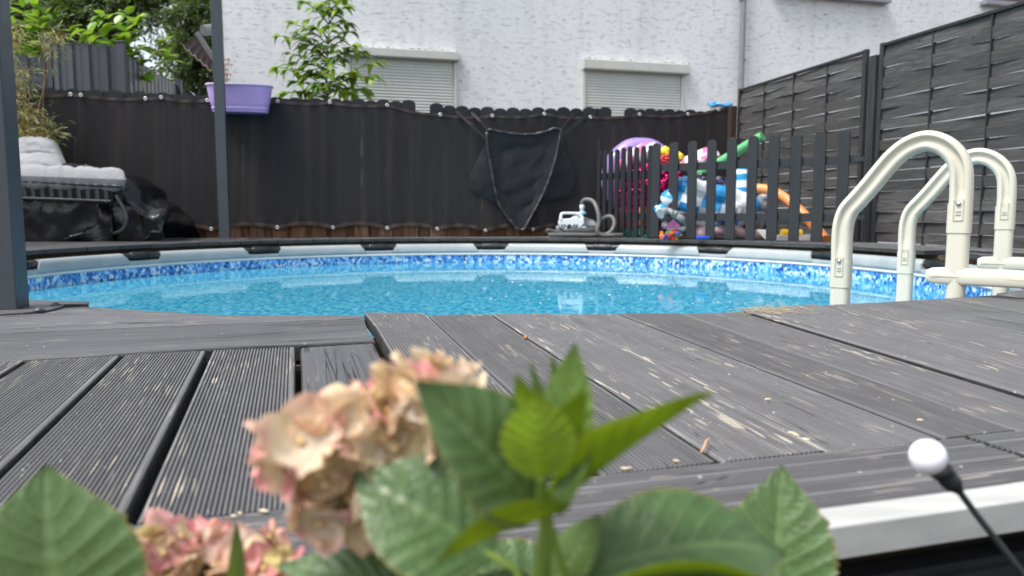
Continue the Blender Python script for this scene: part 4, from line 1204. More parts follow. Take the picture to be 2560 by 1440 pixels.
# yellow rubber heads
for (px, py, r, lb) in ((1663, 380, .052, 'yellow ball shaped toy with a small point on top of the magenta foil'), (1698, 393, .045, 'round yellow toy lower down behind the second gate picket')):
    c = P(px, py, 7.05); m = MB()
    m.lathe([(.0, -r), (r * .5, -r * .88), (r * .9, -r * .4), (r, 0), (r * .92, r * .4), (r * .7, r * .72), (r * .35, r * .93), (0, r)], c, 20)
    m.ball(c + Vector((.01, -r * .9, -r * .35)), (r * .32, r * .3, r * .16), 0, 10, 6)
    m.tube([c + Vector((0, -r * .1, r * .88)), c + Vector((0, 0, r * 1.15))], [r * .2, r * .08], 8)
    solo(m, 'yellow_toy', T_YEL, lb, 'toy', 'yellow toys on the heap')
# red flower bit under the yellow toy
m = MB(); c = P(1668, 398, 7.0)
for k in range(8):
    a = 2 * PI * k / 8; m.ball(c + Vector((math.cos(a) * .045, 0, math.sin(a) * .03)), (.028, .015, .018), 0, 10, 6)
m.ball(c, (.03, .02, .025), 0, 10, 6)
solo(m, 'red_flower_toy', plas('red_vinyl', (.62, .03, .04)), 'small red flower shaped toy under the yellow ball', 'toy')
# noodles
m = MB(); a = P(1906, 340, 6.72); b = P(1690, 468, 7.3); m.tube([a, a.lerp(b, .5) - Vector((0, 0, .012)), b], .044, 18); m.tube([a + (a - b).normalized() * .0006, a - (a - b).normalized() * .001], .012, 10, 1)
solo(m, 'pool_noodle', [T_GRN, M_DGR], 'straight green foam pool noodle sticking up above the gate', 'pool noodle')
m = MB(); m.tube(catmull([P(1880, 474, 6.75), P(1905, 472, 6.7), P(1940, 482, 6.6), P(1975, 505, 6.5), P(2010, 537, 6.35), P(2040, 570, 6.25), P(2064, 600, 6.05)], 6), .043, 18)
solo(m, 'pool_noodle', T_ORG, 'orange foam pool noodle arching down to the deck behind the gate', 'pool noodle')
# checked air mattress, half rolled
def mattress(u, v, lift=0):
    return None
m = MB()
A = P(1652, 490, 6.82); B = P(1868, 552, 6.66)
dl = (B - A); L = dl.length; dl.normalize(); upv = Vector((0, 0, 1)); upv = (upv - dl * upv.dot(dl)).normalized(); fw = dl.cross(upv)
if fw.y > 0: fw = -fw
for q, (dz, r, ext, bk) in enumerate(((.0, .090, 0, 0), (.145, .098, .0, .05), (-.115, .066, -.10, .02))):
    def fn(a, b, dz=dz, r=r, ext=ext, bk=bk):
        s = a * (L + ext) - (.03 if q else 0) + (.12 if q == 1 else 0) ; th = 2 * PI * b; e = min(1, min(a, 1 - a) * 10 + .05) ** .45
        w_ = r * e * (1 + .05 * math.sin(a * 40) + .08 * noise.noise(Vector((a * 5, b * 3, q))))
        return A + dl * s + upv * (dz + math.sin(th) * w_) + fw * (math.cos(th) * w_ - bk)
    m.grid(fn, 40, 18, uvf=lambda a, b, q=q: (a * 1.05 + .1 * q, b * .5 + .12 * q))
solo(m, 'air_mattress', T_CHK, 'blue and white checked air mattress folded and tipped to the right', 'air mattress')
blob([P(1848, 520, 6.9), P(1852, 480, 6.92), P(1850, 435, 6.95), P(1848, 405, 6.95)], [.10, .115, .115, .07], T_BST, 'banded_float', 'upright inflatable with wide light blue and white bands behind the gate', 'inflatable', n=20, wr=.05, seed=9, uvs=(1, 1))
blob([P(1838, 520, 6.62), P(1850, 522, 6.60), P(1868, 530, 6.6)], [.05, .07, .05], T_WHT, 'mattress_pillow', 'crumpled white inflatable pillow at the right end of the checked mattress', 'pillow', seed=3, wr=.4)
m = MB(); m.lathe([(0, 0), (.075, .0), (.088, .055), (.092, .057), (.085, .055), (.07, .006)], P(1808, 553, 6.62), 24); solo(m, 'sand_bucket', T_DPUR, 'dark purple plastic bowl under the checked mattress', 'bowl')
# irridescent film and grey bits
m = MB()
def film(a, b):
    p = P(1745 + 90 * a, 432 + 45 * b + 14 * a, 7.0); p.y += noise.noise(Vector((a * 6, b * 6, 2))) * .06; return p
m.grid(film, 16, 12); m.grid(lambda a, b: film(a, 1 - b) + Vector((0, .015, 0)), 16, 12); solo(m, 'film_float', T_IRI, 'shimmering grey violet plastic film above the checked mattress', 'plastic film')
# grey knotted inflatable
for (lbl, pts, r, sd_) in (('crumpled grey inflatable lying beside the orange noodle', [(1878, 560), (1895, 525), (1912, 495), (1908, 535), (1888, 575)], .062, 4),
                         ('dull silver crumpled inflatable under the left end of the checked mattress', [(1650, 535), (1672, 528), (1700, 545), (1725, 565), (1690, 575), (1660, 560)], .034, 11)):
    m = MB(); path = catmull([P(x, y, 6.66 + .03 * (k % 2)) for k, (x, y) in enumerate(pts)], 7)
    rad = [r * (1 + .45 * noise.noise(p * 17 + Vector((sd_, 0, 0)))) for p in path]
    m.tube([p + Vector((0, noise.noise(p * 13) * .05, 0)) for p in path], rad, 16)
    solo(m, 'crumpled_float', T_GREY if sd_ == 4 else T_SIL, lbl, 'inflatable', 'crumpled inflatables')
m = MB(); path = catmull([P(x, y, 6.6) for x, y in ((1740, 585), (1790, 580), (1835, 572), (1870, 588), (1905, 590))], 7)
m.tube([Vector((p.x, p.y + .06, max(p.z, .05))) for p in path], [.05 * (1 + .4 * noise.noise(p * 15)) for p in path], 14); solo(m, 'dusky_float', T_PALE, 'dusky pink deflated inflatable flat on the deck behind the lower gate rail', 'inflatable')
# deeper heap behind
m = MB()
def heap(a, b):
    px = 1650 + 290 * a; top = interp(a, [(0, 500), (.2, 470), (.6, 470), (.85, 520), (1, 580)]); p = P(px, top + (590 - top) * b, 7.1 - .12 * b)
    p.y += noise.noise(Vector((a * 8, b * 5, 6))) * .12; p.z = max(p.z, .005); return p
m.grid(heap, 40, 20); solo(m, 'folded_float', pm('dark_vinyl', (.05, .05, .055), .4, .3), 'dark folded vinyl heap at the back of the toy corner', 'inflatable')
m = MB(); c = P(1607, 540, 7.16); m.lathe([(.0, -.09), (.034, -.09), (.036, -.08), (.036, .07), (.03, .085), (0, .09)], c, 18); solo(m, 'orange_tube_toy', plas('amber_plastic', (.80, .42, .08)), 'upright amber plastic tube behind the side pickets', 'toy')
# teal foil bits on the floor
m = MB()
def tf(a, b):
    p = P(1548 + 85 * a, 572, 7.42 - .38 * a); hgt = .09 * math.sin(PI * b) ** .6; return Vector((p.x, p.y + .10 * math.cos(PI * b) + .02 * noise.noise(Vector((a * 20, b * 9, 0))), .004 + hgt * (.8 + .8 * noise.noise(Vector((a * 14, b * 8, 4))))))
m.grid(tf, 50, 14, smooth=False); solo(m, 'foil_wrap', T_TFOIL, 'crinkled teal foil lying on the deck behind the side pickets', 'foil')
# net bag with dive toys, hung on the gate
bag = thing('toy_net_bag', 'black net bag of small red, green and blue dive toys hanging on the gate', 'net bag', tuple(P(1675, 585, 6.55)))
m = MB(); top = P(1686, 470, 6.62); mid = P(1683, 535, 6.56)
for k in range(12):
    a = 2 * PI * k / 12; b = P(1676 + 30 * math.cos(a), 590, 6.50 + .03 * math.sin(a)); bb = P(1676 + 27 * math.cos(a), 570, 6.50 + .04 * math.sin(a))
    m.tube([top, mid + (bb - mid) * .05, mid.lerp(bb, .5), bb, b, P(1676, 601, 6.5)], .0012, 4)
for z in (545, 560, 575, 590):
    k = (z - 535) / 45; m.tube([P(1680 - 4 * k + 31 * min(1, k) * math.cos(2 * PI * i / 16), z, 6.50 + .04 * math.sin(2 * PI * i / 16)) for i in range(16)], .0012, 4, closed=True)
m.build('netting', M_BLK, bag); bag.children[0]['kind'] = 'stuff'
cols = [plas('toy_red', (.65, .03, .02)), plas('toy_green', (.03, .40, .08)), plas('toy_blue', (.02, .08, .45)), plas('toy_orange', (.8, .22, .03)), plas('toy_yellow', (.8, .6, .05))]
for k in range(22):
    px = random.uniform(1650, 1700); py = random.uniform(578, 597); c = P(px, py, 6.50 + random.uniform(-.03, .03)); m = MB()
    rt = Matrix.Rotation(random.uniform(0, 3), 3, Vector((random.random(), random.random(), 1)).normalized())
    if k % 2: m.box(c, (.042, .03, .022), rt)
    else: m.tube([c - rt @ Vector((.018, 0, 0)), c + rt @ Vector((.018, 0, 0))], .016, 10)
    m.build('dive_toy', cols[(0, 3, 0, 1, 2, 0, 4)[k % 7]], bag, bevel=.003)
m = MB(); c1, c2, c3 = P(1683, 548, 6.47), P(1656, 572, 6.47), P(1705, 570, 6.47); m.prism([c1, c2, c3], (0, .003, 0)); m.build('card', stripes('printed_card', (.30, .08, .20), (.08, .10, .38), 9, 9), bag)
# things on the floor at the right
m = MB(); c = P(1755, 596, 6.45); c.z = .022; m.tube([c - Vector((.05, 0, 0)), c + Vector((.04, 0, 0)), c + Vector((.055, 0, 0)), c + Vector((.065, 0, 0))], [.018, .018, .012, .012], 14); solo(m, 'blue_bottle', cols[2], 'small dark blue bottle lying behind the bottom of the gate', 'bottle')
m = MB(); c = P(1985, 596, 6.35); c.z = 0
for (dx, dy, sx, sy, sz, cz) in ((0, 0, .34, .20, .006, .006), (0, -.1, .34, .008, .045, .025), (0, .1, .34, .008, .045, .025), (-.17, 0, .008, .2, .045, .025), (.17, 0, .008, .2, .045, .025)): m.box((c.x + dx, c.y + dy, cz), (sx, sy, sz))
solo(m, 'white_tray', M_WHT, 'shallow white tray on the deck behind the right end of the gate', 'tray', bevel=.002)
m = MB(); m.tube([(c.x - .11, c.y, .062), (c.x - .03, c.y, .060)], .038, 18); m.tube([(c.x - .03, c.y, .06), (c.x + .005, c.y, .06)], .030, 18); m.tube([(c.x + .005, c.y, .06), (c.x + .06, c.y, .060)], .036, 18)
solo(m, 'yellow_roller', plas('mustard_foam', (.80, .50, .03), .5), 'yellow foam roller lying on the white tray', 'roller')
m = MB(); a = P(1903, 575, 6.5); b = P(1925, 598, 6.4); m.beam(a, b, .10, .012); solo(m, 'white_board', M_WHT, 'small white board leaning beside the grey inflatable', 'board', bevel=.002)
# blue and white float looking over the corner of the fence
m = MB(); c = P(1800, 261, 8.5)
m.tube([c + Vector((math.cos(2 * PI * k / 30) * .125, math.sin(2 * PI * k / 30) * .16, math.sin(2 * PI * k / 30) * .03 + .012 * math.sin(k))) for k in range(30)], .014, 10, closed=True)
m.grid(lambda a, b: c + Vector((math.cos(2 * PI * a) * (.12 - .03 * b), math.sin(2 * PI * a) * .15 * (1 - .2 * b), -.09 * b - .01 + .012 * math.sin(a * 30))), 24, 5, 1)
m.tube([c + Vector((x, .1, -1.9)) for x in (0,)] + [c + Vector((0, .1, -.05))], .02, 8, 1)
solo(m, 'hoop_float', [T_BLU, T_WHT], 'blue rimmed white hoop net on a pole showing over the fence corner', 'hoop')

# ---------------------------------------------------------------- lounger with grey cushions
lou = thing('garden_lounger', 'black strap framed garden lounger with puffy light grey cushions behind the thick metal post', 'lounger', tuple(P(170, 590, 6.1)))
M_CUS = pm('light_grey_cushion', (.235, .24, .255), .85, .06, 4, 30, .35, .012, Sheen_Weight=.2)
M_FRM = pm('dark_blue_grey_tube', (.03, .036, .045), .35, .15)
M_STR = pm('dark_grey_strap', (.025, .026, .03), .7, .2)
def lo(px, py, Y): return P(px, py, Y)
YF = 5.95; YB = 6.5
fr_ = MB()
fa, fb = lo(-120, 443, YF), lo(305, 466, YF); ga, gb_ = lo(-120, 490, YF + .04), lo(296, 502, YF + .04)
fr_.tube([fa, fb], .014, 10)
fr_.tube(catmull([ga, lo(100, 496, YF + .04), lo(278, 503, YF + .04)], 6), .012, 10)
ba, bb_ = fa + Vector((-.33, .62, -.03)), fb + Vector((-.33, .62, -.03)); fr_.tube([ba, bb_], .014, 10); fr_.tube([fb, bb_], .014, 10)
fr_.build('seat_frame', M_FRM, lou)
m = MB(); m.tube(catmull([lo(290, 488, YF), lo(300, 505, YF), lo(314, 530, YF), lo(317, 552, YF), lo(308, 573, YF + .03), lo(285, 583, YF + .15), lo(240, 588, YF + .35), lo(205, 589, YF + .5)], 6), .014, 10); m.build('leg', M_FRM, lou)
m = MB(); m.tube(catmull([lo(-120, 480, YF), lo(-100, 540, YF), lo(-110, 580, YF + .1), lo(-150, 588, YF + .4)], 6), .014, 10); m.build('leg', M_FRM, lou)
for k in range(14):
    s = -.02 + .075 * k; t = 1 - s / 1.37
    p0 = fb.lerp(fa, s / 1.37 + .03); m = MB(); pth = []
    for q in range(12):
        z = q / 11; d = Vector((-.33 * z, .62 * z, -.03 * z - .17 * math.sin(PI * min(1, z * 1.15)) ** 1)) if z < .87 else Vector((-.33 * z, .62 * z, -.03 * z - .17 * math.sin(PI * min(1, z * 1.15))))
        pth.append(p0 + d)
    vs = []
    for p in pth: vs += [p - Vector((.021, 0, 0)), p + Vector((.021, 0, 0))]
    m.add(vs, [(2 * i, 2 * i + 1, 2 * i + 3, 2 * i + 2) for i in range(len(pth) - 1)], 0, True)
    m.tube([p0 - Vector((.021, 0, 0)), p0 + Vector((.021, 0, 0))], .0165, 10)
    m.build('strap', M_STR, lou)
def cushion(corners, th, nu, nv, seed, tuft=(4, 2), name='cushion', bul=.9):
    """corners: a,b,c,d quad; thickness out of it; tufted both ways"""
    a, b, c, d = [Vector(x) for x in corners]; nrm = (b - a).cross(d - a).normalized()
    m = MB()
    def side(sg):
        def fn(u, v):
            p = a.lerp(b, u).lerp(d.lerp(c, u), v)
            e = (1 - abs(2 * u - 1) ** 26) ** .42 * (1 - abs(2 * v - 1) ** 8) ** .38
            tu = abs(math.sin(PI * u * tuft[0])); tv = abs(math.sin(PI * v * tuft[1]))
            h = (.55 if name == 'back_cushion' else .80) + (.45 if name == 'back_cushion' else .20) * (tu * tv) ** .42
            h += .10 * noise.noise(Vector((u * 9, v * 6, seed))) + .06 * noise.noise(Vector((u * 26, v * 12, seed)))
            k = 1 + .22 * noise.noise(Vector((u * 34, v * 3, seed + 3))) * (abs(2 * v - 1) ** 3)
            return p + nrm * sg * th * .5 * e * h * k
        return fn
    m.grid(side(1), nu, nv); m.grid(side(-1), nu, nv)
    return m.build(name, M_CUS, lou)
s0 = lo(-140, 432, YF - .03); s1 = lo(316, 449, YF - .02); s2 = s1 + Vector((-.35, .66, .0)); s3 = s0 + Vector((-.35, .66, 0))
cushion((s0, s1, s2, s3), .20, 90, 40, 1, (7, 3), 'seat_cushion')
# belly of the cushion between the straps, coloured lighter to offset its shade
m = MB(); m.grid(lambda u, v: fb.lerp(fa, u * .95 + .03) + Vector((-.33 * v, .03 + .58 * v, -.005 - .155 * math.sin(PI * min(1, v * 1.1)) * (1 if .05 < u else .3))), 40, 14); m.build('cushion_underside', pm('lightened_underside_cloth', (.42, .43, .44), .85, .1), lou)
b0_, b1_ = lo(-150, 446, 6.32), lo(182, 446, 6.30); t1_, t0_ = lo(143, 358, 6.62), lo(-120, 350, 6.62)
cushion((b0_, b1_, t1_, t0_), .26, 80, 50, 6, (3, 2), 'back_cushion')
# ---------------------------------------------------------------- folded black pool cover
def tarpmat(name, bub):
    t = NT(name); v = t.coord('Object'); n = t.noise(v, 5, 5, .6)
    h = n
    nr = t.bump(t.noise(t.coord('Object', (1, 1, .7), (0, .6, 0)), 7, 1, .4), .5, .05)
    vo = t.n('ShaderNodeTexVoronoi'); t.l(v, vo.inputs['Vector']); vo.inputs['Scale'].default_value = 60
    if bub: nr = t.bump(vo.outputs['Distance'], .5, -.004, nr)
    nr = t.bump(t.noise(t.coord('Object', (1, 1, 2)), 22, 1), .12, .006, nr)
    return t.fin(t.ramp(n, [(.3, (.004, .004, .0045)), (.7, (.008, .008, .009))]), .27, nr, Specular_IOR_Level=.45)
M_TARP = tarpmat('black_pool_foil', False); M_TARPB = tarpmat('black_bubble_foil', True)
tp = thing('pool_cover', 'glossy black pool cover bundled into a heap under and beside the lounger', 'pool cover', tuple(P(300, 590, 6.5)))
outl = [(120, 460), (150, 412), (168, 405), (185, 408), (215, 414), (250, 414), (275, 424), (310, 440), (345, 437), (365, 446), (385, 465), (405, 495), (425, 505), (445, 517), (457, 528), (440, 552), (418, 572), (412, 590)]
def tarp(a, b, yf, yb, o_, sd_):
    f = a * (len(o_) - 1); i = min(len(o_) - 2, int(f)); q = f - i
    px = o_[i][0] + (o_[i + 1][0] - o_[i][0]) * q; py = o_[i][1] + (o_[i + 1][1] - o_[i][1]) * q
    zt = P(px, py, 6.5).z; x0 = P(px, py, 6.5).x
    th = PI * b; z = max(.004, zt * math.sin(th) ** .8) ; y = (yf + yb) / 2 - (yb - yf) / 2 * math.cos(th)
    n1 = abs(noise.noise(Vector((x0 * 4 + z * 2, z * 4, sd_)))) ; n2 = noise.noise(Vector((x0 * 9, z * 9 + x0 * 4, sd_ + 3)))
    n3 = abs(noise.noise(Vector((x0 * 3 - z * 5, z * 2, sd_ + 8)))) 
    k = math.sin(th)
    w1 = noise.noise(Vector((x0 * 3, z * 3, sd_ + 11))) * 5; f1 = 1 - abs(math.sin(x0 * 9 + z * 12 + w1)); f2 = 1 - abs(math.sin(x0 * 15 - z * 8 + w1 * 1.4 + 1))
    y -= k * (.045 * f1 ** 3 + .028 * f2 ** 3)
    return Vector((x0 + .05 * n2 * k, y - .26 * (.5 - n1) * k - .10 * (.4 - n3) * k, z * (1 + .03 * n2)))
m = MB(); m.grid(lambda a, b: tarp(a, b, 6.15, 6.85, outl, 1), 110, 50); m.build('cover_sheet', M_TARP, tp)
in_ = [(225, 588), (250, 578), (272, 560), (295, 520), (312, 494), (328, 490), (338, 510), (342, 545), (330, 588)]
m = MB(); m.grid(lambda a, b: tarp(a, b, 6.12, 6.5, in_, 5), 60, 40); m = MB() if False else m; m.build('bubble_sheet', M_TARPB, tp)

# ---------------------------------------------------------------- neighbour's strip fence
M_STRIP = pm('anthracite_strip', (.034, .042, .054), .5, .06, 3, 40, .08, .002)
M_WIRE = pm('anthracite_wire', (.02, .026, .028), .5)
def strip_fence(name, label, pA, pB, ztA, ztB, n, bow, zb=-.9):
    r = thing(name, label, 'fence', tuple(pA), 'grey strip fence sections')
    d = (pB - pA); L = d.length; d.normalize(); nn = Vector((d.y, -d.x, 0))
    if nn.y > 0: nn = -nn
    rows_ = 5
    for row in range(rows_):
        m = MB(); 
        def fn(u, v):
            zt = ztA + (ztB - ztA) * u
            hh_ = (zt - zb) / rows_; z = zb + hh_ * (row + .01 + .98 * v)
            ofs = bow * math.sin(PI * u) + .012 * math.copysign(1, math.sin(2 * PI * (u * n / 2) + row * 1.4)) * .6
            edge = 0
            return Vector(pA) * 1.0 + d * (u * L) + nn * ofs + Vector((0, 0, z))
        m.grid(fn, n * 4, 2, smooth=False); m.build('privacy_strip', M_STRIP, r)
    m = MB()
    for row in range(rows_ + 1):
        pts = []
        for i in range(21):
            u = i / 20; zt = ztA + (ztB - ztA) * u; z = zb + (zt - zb) / rows_ * row
            pts.append(Vector(pA) + d * (u * L) + nn * (bow * math.sin(PI * u) + .02) + Vector((0, 0, z)))
        m.tube(pts, .004, 6)
    for i in range(n + 1):
        u = i / n; zt = ztA + (ztB - ztA) * u
        m.tube([Vector(pA) + d * (u * L) + nn * (bow * math.sin(PI * u) + .012) + Vector((0, 0, z)) for z in (zb, zt)], .003, 5)
    m.build('wire_mesh', M_WIRE, r); r.children[-1]['kind'] = 'stuff'
    return r
def sp_(px, py, Y): q = P(px, py, Y); return q
def mast(px, yt, Y, label, sx=.06):
    q = sp_(px, yt, Y); m = MB(); m.box((q.x, q.y, (q.z - 1.2) / 2), (sx, .05, q.z + 1.2)); m.box((q.x, q.y, q.z + .006), (sx + .016, .066, .014), None, 0)
    o = m.build('strip_fence_post', M_STRIP, bevel=.004); tag(o, label, 'fence post'); return q
Yq = 8.2
A_ = sp_(128, 110, Yq); B_ = sp_(292, 116, Yq - .1); 
strip_fence('strip_fence', 'tall bowed anthracite strip fence section between two posts, behind the screen cloth', Vector((A_.x, A_.y, 0)), Vector((B_.x, B_.y, 0)), A_.z, B_.z, 8, .05)
A2 = sp_(10, 136, Yq); B2 = sp_(112, 142, Yq)
strip_fence('strip_fence', 'lower anthracite strip fence section at the far left behind the bamboo', Vector((A2.x, A2.y, 0)), Vector((B2.x, B2.y, 0)), A2.z, B2.z, 5, .02)
A3 = sp_(312, 133, Yq); B3 = sp_(440, 210, 11.6)
strip_fence('strip_fence', 'anthracite strip fence section receding and dropping towards the trees', Vector((A3.x, A3.y, 0)), Vector((B3.x, B3.y, 0)), A3.z, B3.z, 26, .01)
mast(119, 95, Yq + .02, 'anthracite fence post left of the bowed strip section', .085); mast(302, 106, Yq - .12, 'anthracite capped fence post at the bend of the strip fence', .09); mast(446, 203, 11.6, 'small far anthracite fence post nearest the awning', .09)

# ---------------------------------------------------------------- awning on the house side
aw = thing('awning', 'half open dark brown awning with scalloped edge at the left end of the house', 'awning', tuple(P(545, 80, 11.0)))
m = MB(); m.beam(P(493, 82, 10.6), P(536, 152, 10.6), .05, .07); m.build('front_bar', M_POSTD, aw, bevel=.01)
m = MB(); m.tube([P(508, 76, 10.7), P(600, 66, 11.2)], .075, 14); m.build('cassette', pm('awning_housing', (.13, .14, .15), .4), aw)
m = MB()
def awf(u, v):
    a = P(492, 84, 10.6).lerp(P(538, 152, 10.6), u)
    b = P(458, 112, 10.5).lerp(P(530, 176, 10.5), u) - Vector((0, 0, .035 * abs(math.sin(u * PI * 5)) * 1))
    p = a.lerp(b, v); p.y += .001 * math.sin(u * 30) * v; return p
m.grid(awf, 50, 8); m.build('fabric', pm('brown_awning_cloth', (.014, .008, .008), .9, .1), aw)
m = MB(); m.tube([awf(k / 50, 1) for k in range(51)], .006, 6); m.build('piping', pm('beige_piping', (.25, .21, .19), .7), aw)
# ---------------------------------------------------------------- leaves and trees
def leaf(mb, base, d, nrm, L, W, bend=.25, fold=.25, m=0, ns=4, tipp=1.0):
    d = d.normalized(); s = d.cross(nrm); s = s.normalized() if s.length > 1e-4 else Vector((1, 0, 0)); n = s.cross(d)
    vs = []; 
    for i in range(ns + 1):
        u = i / ns; w = W * .5 * math.sin(PI * min(1, u ** .8 * .97 + .03)) ** tipp
        c = base + d * (L * (u - bend * .25 * u * u)) - n * (L * bend * u * u)
        vs += [c + s * w + n * w * fold, c, c - s * w + n * w * fold]
    fs = []
    for i in range(ns):
        a = i * 3; fs += [(a, a + 1, a + 4, a + 3), (a + 1, a + 2, a + 5, a + 4)]
    mb.add(vs, fs, m, True)
def rdir(up=0.0):
    return Vector((random.gauss(0, 1), random.gauss(0, 1), random.gauss(0, 1) + up)).normalized()
L_DARK = leafmat('dark_conifer_foliage', [(.016, .035, .012), (.03, .062, .02), (.055, .095, .028), (.09, .12, .04)], .5, .25, vs=2)
L_BUSH = leafmat('bush_leaf', [(.09, .24, .02), (.18, .38, .03), (.32, .50, .05)], .3, .42, vs=5)
L_WAL = leafmat('sapling_leaf', [(.08, .18, .03), (.14, .29, .04), (.24, .40, .05), (.46, .56, .05)], .4, .45, vs=4)
L_BAM = leafmat('bamboo_leaf', [(.16, .24, .06), (.30, .34, .10), (.42, .38, .16), (.40, .30, .18)], .5, .35, vs=9)
M_BARK = pm('bark', (.05, .038, .028), .9, .4, 8, 40, .8, .02)
M_TWIG = pm('green_twig', (.10, .11, .04), .6, .3)
M_ORT = pm('orange_twig', (.30, .16, .05), .6, .3)

def tree(label, px, Y, clumps, lsz, per, trunk_r=.11):
    b = P(px, 538, Y); r = thing('conifer_tree', label, 'tree', (b.x, b.y, -1.25), 'trees behind the strip fence')
    tops = [P(cx, cy, Y + dz) for cx, cy, rr_, dz in clumps]
    m = MB(); tz = max(t.z for t in tops)
    m.tube([(b.x, b.y, -1.25), (b.x + .1, b.y, .8), (b.x - .05, b.y, 2.5), (b.x, b.y, tz)], [trunk_r, trunk_r * .85, trunk_r * .6, trunk_r * .2], 10)
    for t in tops:
        s = Vector((b.x, b.y, max(-.2, t.z - random.uniform(.5, 1.1)))); mid = s.lerp(t, .55) + Vector((0, 0, .12))
        m.tube(catmull([s, mid, t], 5), [.035 - .028 * i / 10 for i in range(11)], 6)
    m.build('trunk', M_BARK, r)
    m = MB()
    for (cx, cy, rp_, dz), c in zip(clumps, tops):
        R0 = rp_ * (Y + dz) / F; n = int(per * (R0 / .5) ** 2)
        nb = max(4, int(n / 26))
        for q in range(nb):
            d = rdir(.2); e = c + Vector((d.x * R0, d.y * R0 * 1.1, d.z * R0 * .8)) * random.uniform(.3, 1.0) ** .5
            dd = (d + Vector((0, 0, -.35))).normalized()
            for z in range(26):
                p = e + dd * random.uniform(-.16, .20) + rdir() * .055
                leaf(m, p, (dd + rdir() * .7), rdir(.8), lsz * random.uniform(.6, 1.3), lsz * .42, .2, .2, 0, 2)
    m.build('crown', L_DARK, r)
    return r
tree('dark conifer close behind the awning, right of the bright gap of sky', 480, 15.0, [(485, 30, 62, 0), (520, 60, 60, .3), (500, 120, 60, .2), (455, 160, 50, 0), (515, 190, 55, .3), (470, 215, 45, .4), (545, 10, 60, .5), (492, 100, 40, -.3), (540, 230, 40, .6), (420, 225, 36, .1)], .12, 1500)
tree('dark conifer in the middle behind the large leaved shrub', 290, 17.0, [(280, 20, 70, 0), (225, 45, 70, .3), (330, 15, 60, -.2), (180, 15, 60, .4), (280, 95, 45, .1), (240, 110, 55, .3), (190, 90, 50, .6), (355, -15, 45, 0), (290, 160, 50, .4), (380, 2, 35, .3)], .13, 1500)
tree('dark conifer at the far left behind the tall grass and lime bush', 90, 18.5, [(100, 20, 80, 0), (40, 50, 80, .3), (150, 60, 60, -.2), (60, 120, 70, .2), (130, 120, 60, .2), (0, 30, 80, .6), (-60, 60, 90, 0)], .14, 1100)
# thin hanging sprays in front of the gap of sky
m = MB(); br = MB()
for k in range(26):
    px = random.uniform(345, 430); p = P(px, random.uniform(18, 40), 15.2); e = p + Vector((random.uniform(.1, .5), 0, -random.uniform(.3, 1.0)))
    path = catmull([p, p.lerp(e, .5) + Vector((0, 0, .08)), e], 6); br.tube(path, .006, 4)
    for q in path[2:]:
        for z in range(3 if random.random() < .6 else 1): leaf(m, q + rdir() * .04, Vector((random.uniform(-.4, .6), 0, -1)) + rdir() * .3, rdir(), .085, .032, .2, .2, 0, 2)
h = thing('hanging_branch', 'thin drooping twigs hanging across the bright gap between the two dark conifers', 'branch', tuple(P(390, 20, 15.2)))
br.build('twigs', M_BARK, h); m.build('foliage', L_DARK, h); h.children[0]['kind'] = 'stuff'
# far hedge closing the view below the trees
m = MB()
for k in range(16000):
    px = random.uniform(-100, 600); p = P(px, 0, random.uniform(17.5, 19.5)); p.z = random.uniform(-1.2, 2.6 + .5 * noise.noise(Vector((px * .01, 0, 0))))
    leaf(m, p, rdir(), rdir(.5), .15, .07, .2, .2, 0, 2)
o = m.build('far_hedge', L_DARK); tag(o, 'dark hedge far behind the strip fence, below the conifers', 'hedge', kind='stuff')

def bush(name, label, Y, stems, L0, W0, mat, gap=.075, base=None, droop=.35, cat='shrub', tw=M_TWIG, whorl=2, r=.008):
    b = base or P(stems[0][0][0], stems[0][0][1], Y); o = thing(name, label, cat, (b.x, b.y, -1.2))
    ms = MB(); ml = MB()
    for st in stems:
        pts = catmull([P(x, y, Y + random.uniform(-.12, .12)) for x, y in st], 6)
        ms.tube(pts, [r * (1 - .6 * i / len(pts)) for i in range(len(pts))], 6)
        ln = 0; side_ = 1
        for i in range(1, len(pts)):
            seg = pts[i] - pts[i - 1]; ln += seg.length
            while ln > gap:
                ln -= gap; side_ *= -1
                for w_ in range(whorl):
                    t = seg.normalized(); s = Vector((1, random.uniform(-.8, .8), random.uniform(-.2, .5))).normalized() * side_ * (1 if w_ % 2 == 0 else -1)
                    d = (t * .7 + s + Vector((0, random.uniform(-.7, .2), random.uniform(-.1, .3)))).normalized()
                    leaf(ml, pts[i] + rdir() * .01, d, (Vector((0, -.35, 1)) + rdir() * .35), L0 * random.uniform(.65, 1.15), W0 * random.uniform(.8, 1.1), droop * random.uniform(.4, 1.5), .22, 0, 5, .85)
        t = (pts[-1] - pts[-2]).normalized()
        for k in range(4): leaf(ml, pts[-1], (t + rdir() * .5), Vector((0, -.5, 1)) + rdir() * .3, L0 * .8, W0 * .8, droop, .3, 0, 5, .85)
    ms.build('stem', tw, o); ml.build('foliage', mat, o)
    return o
bush('leafy_shrub', 'bright green shrub with large oval leaves rising behind the tall bowed strip fence', 9.0,
     [[(300, 190), (285, 125), (262, 90), (222, 78)], [(303, 190), (300, 110), (288, 60), (258, 42)], [(308, 190), (312, 90), (320, 50), (318, 6)], [(312, 190), (330, 140), (352, 120)], [(315, 200), (345, 165), (372, 150), (392, 112)], [(320, 210), (368, 185), (400, 160), (412, 148)], [(306, 190), (325, 105), (340, 60)], [(310, 190), (300, 130), (270, 108)]], .25, .125, L_BUSH, .12, droop=.4)
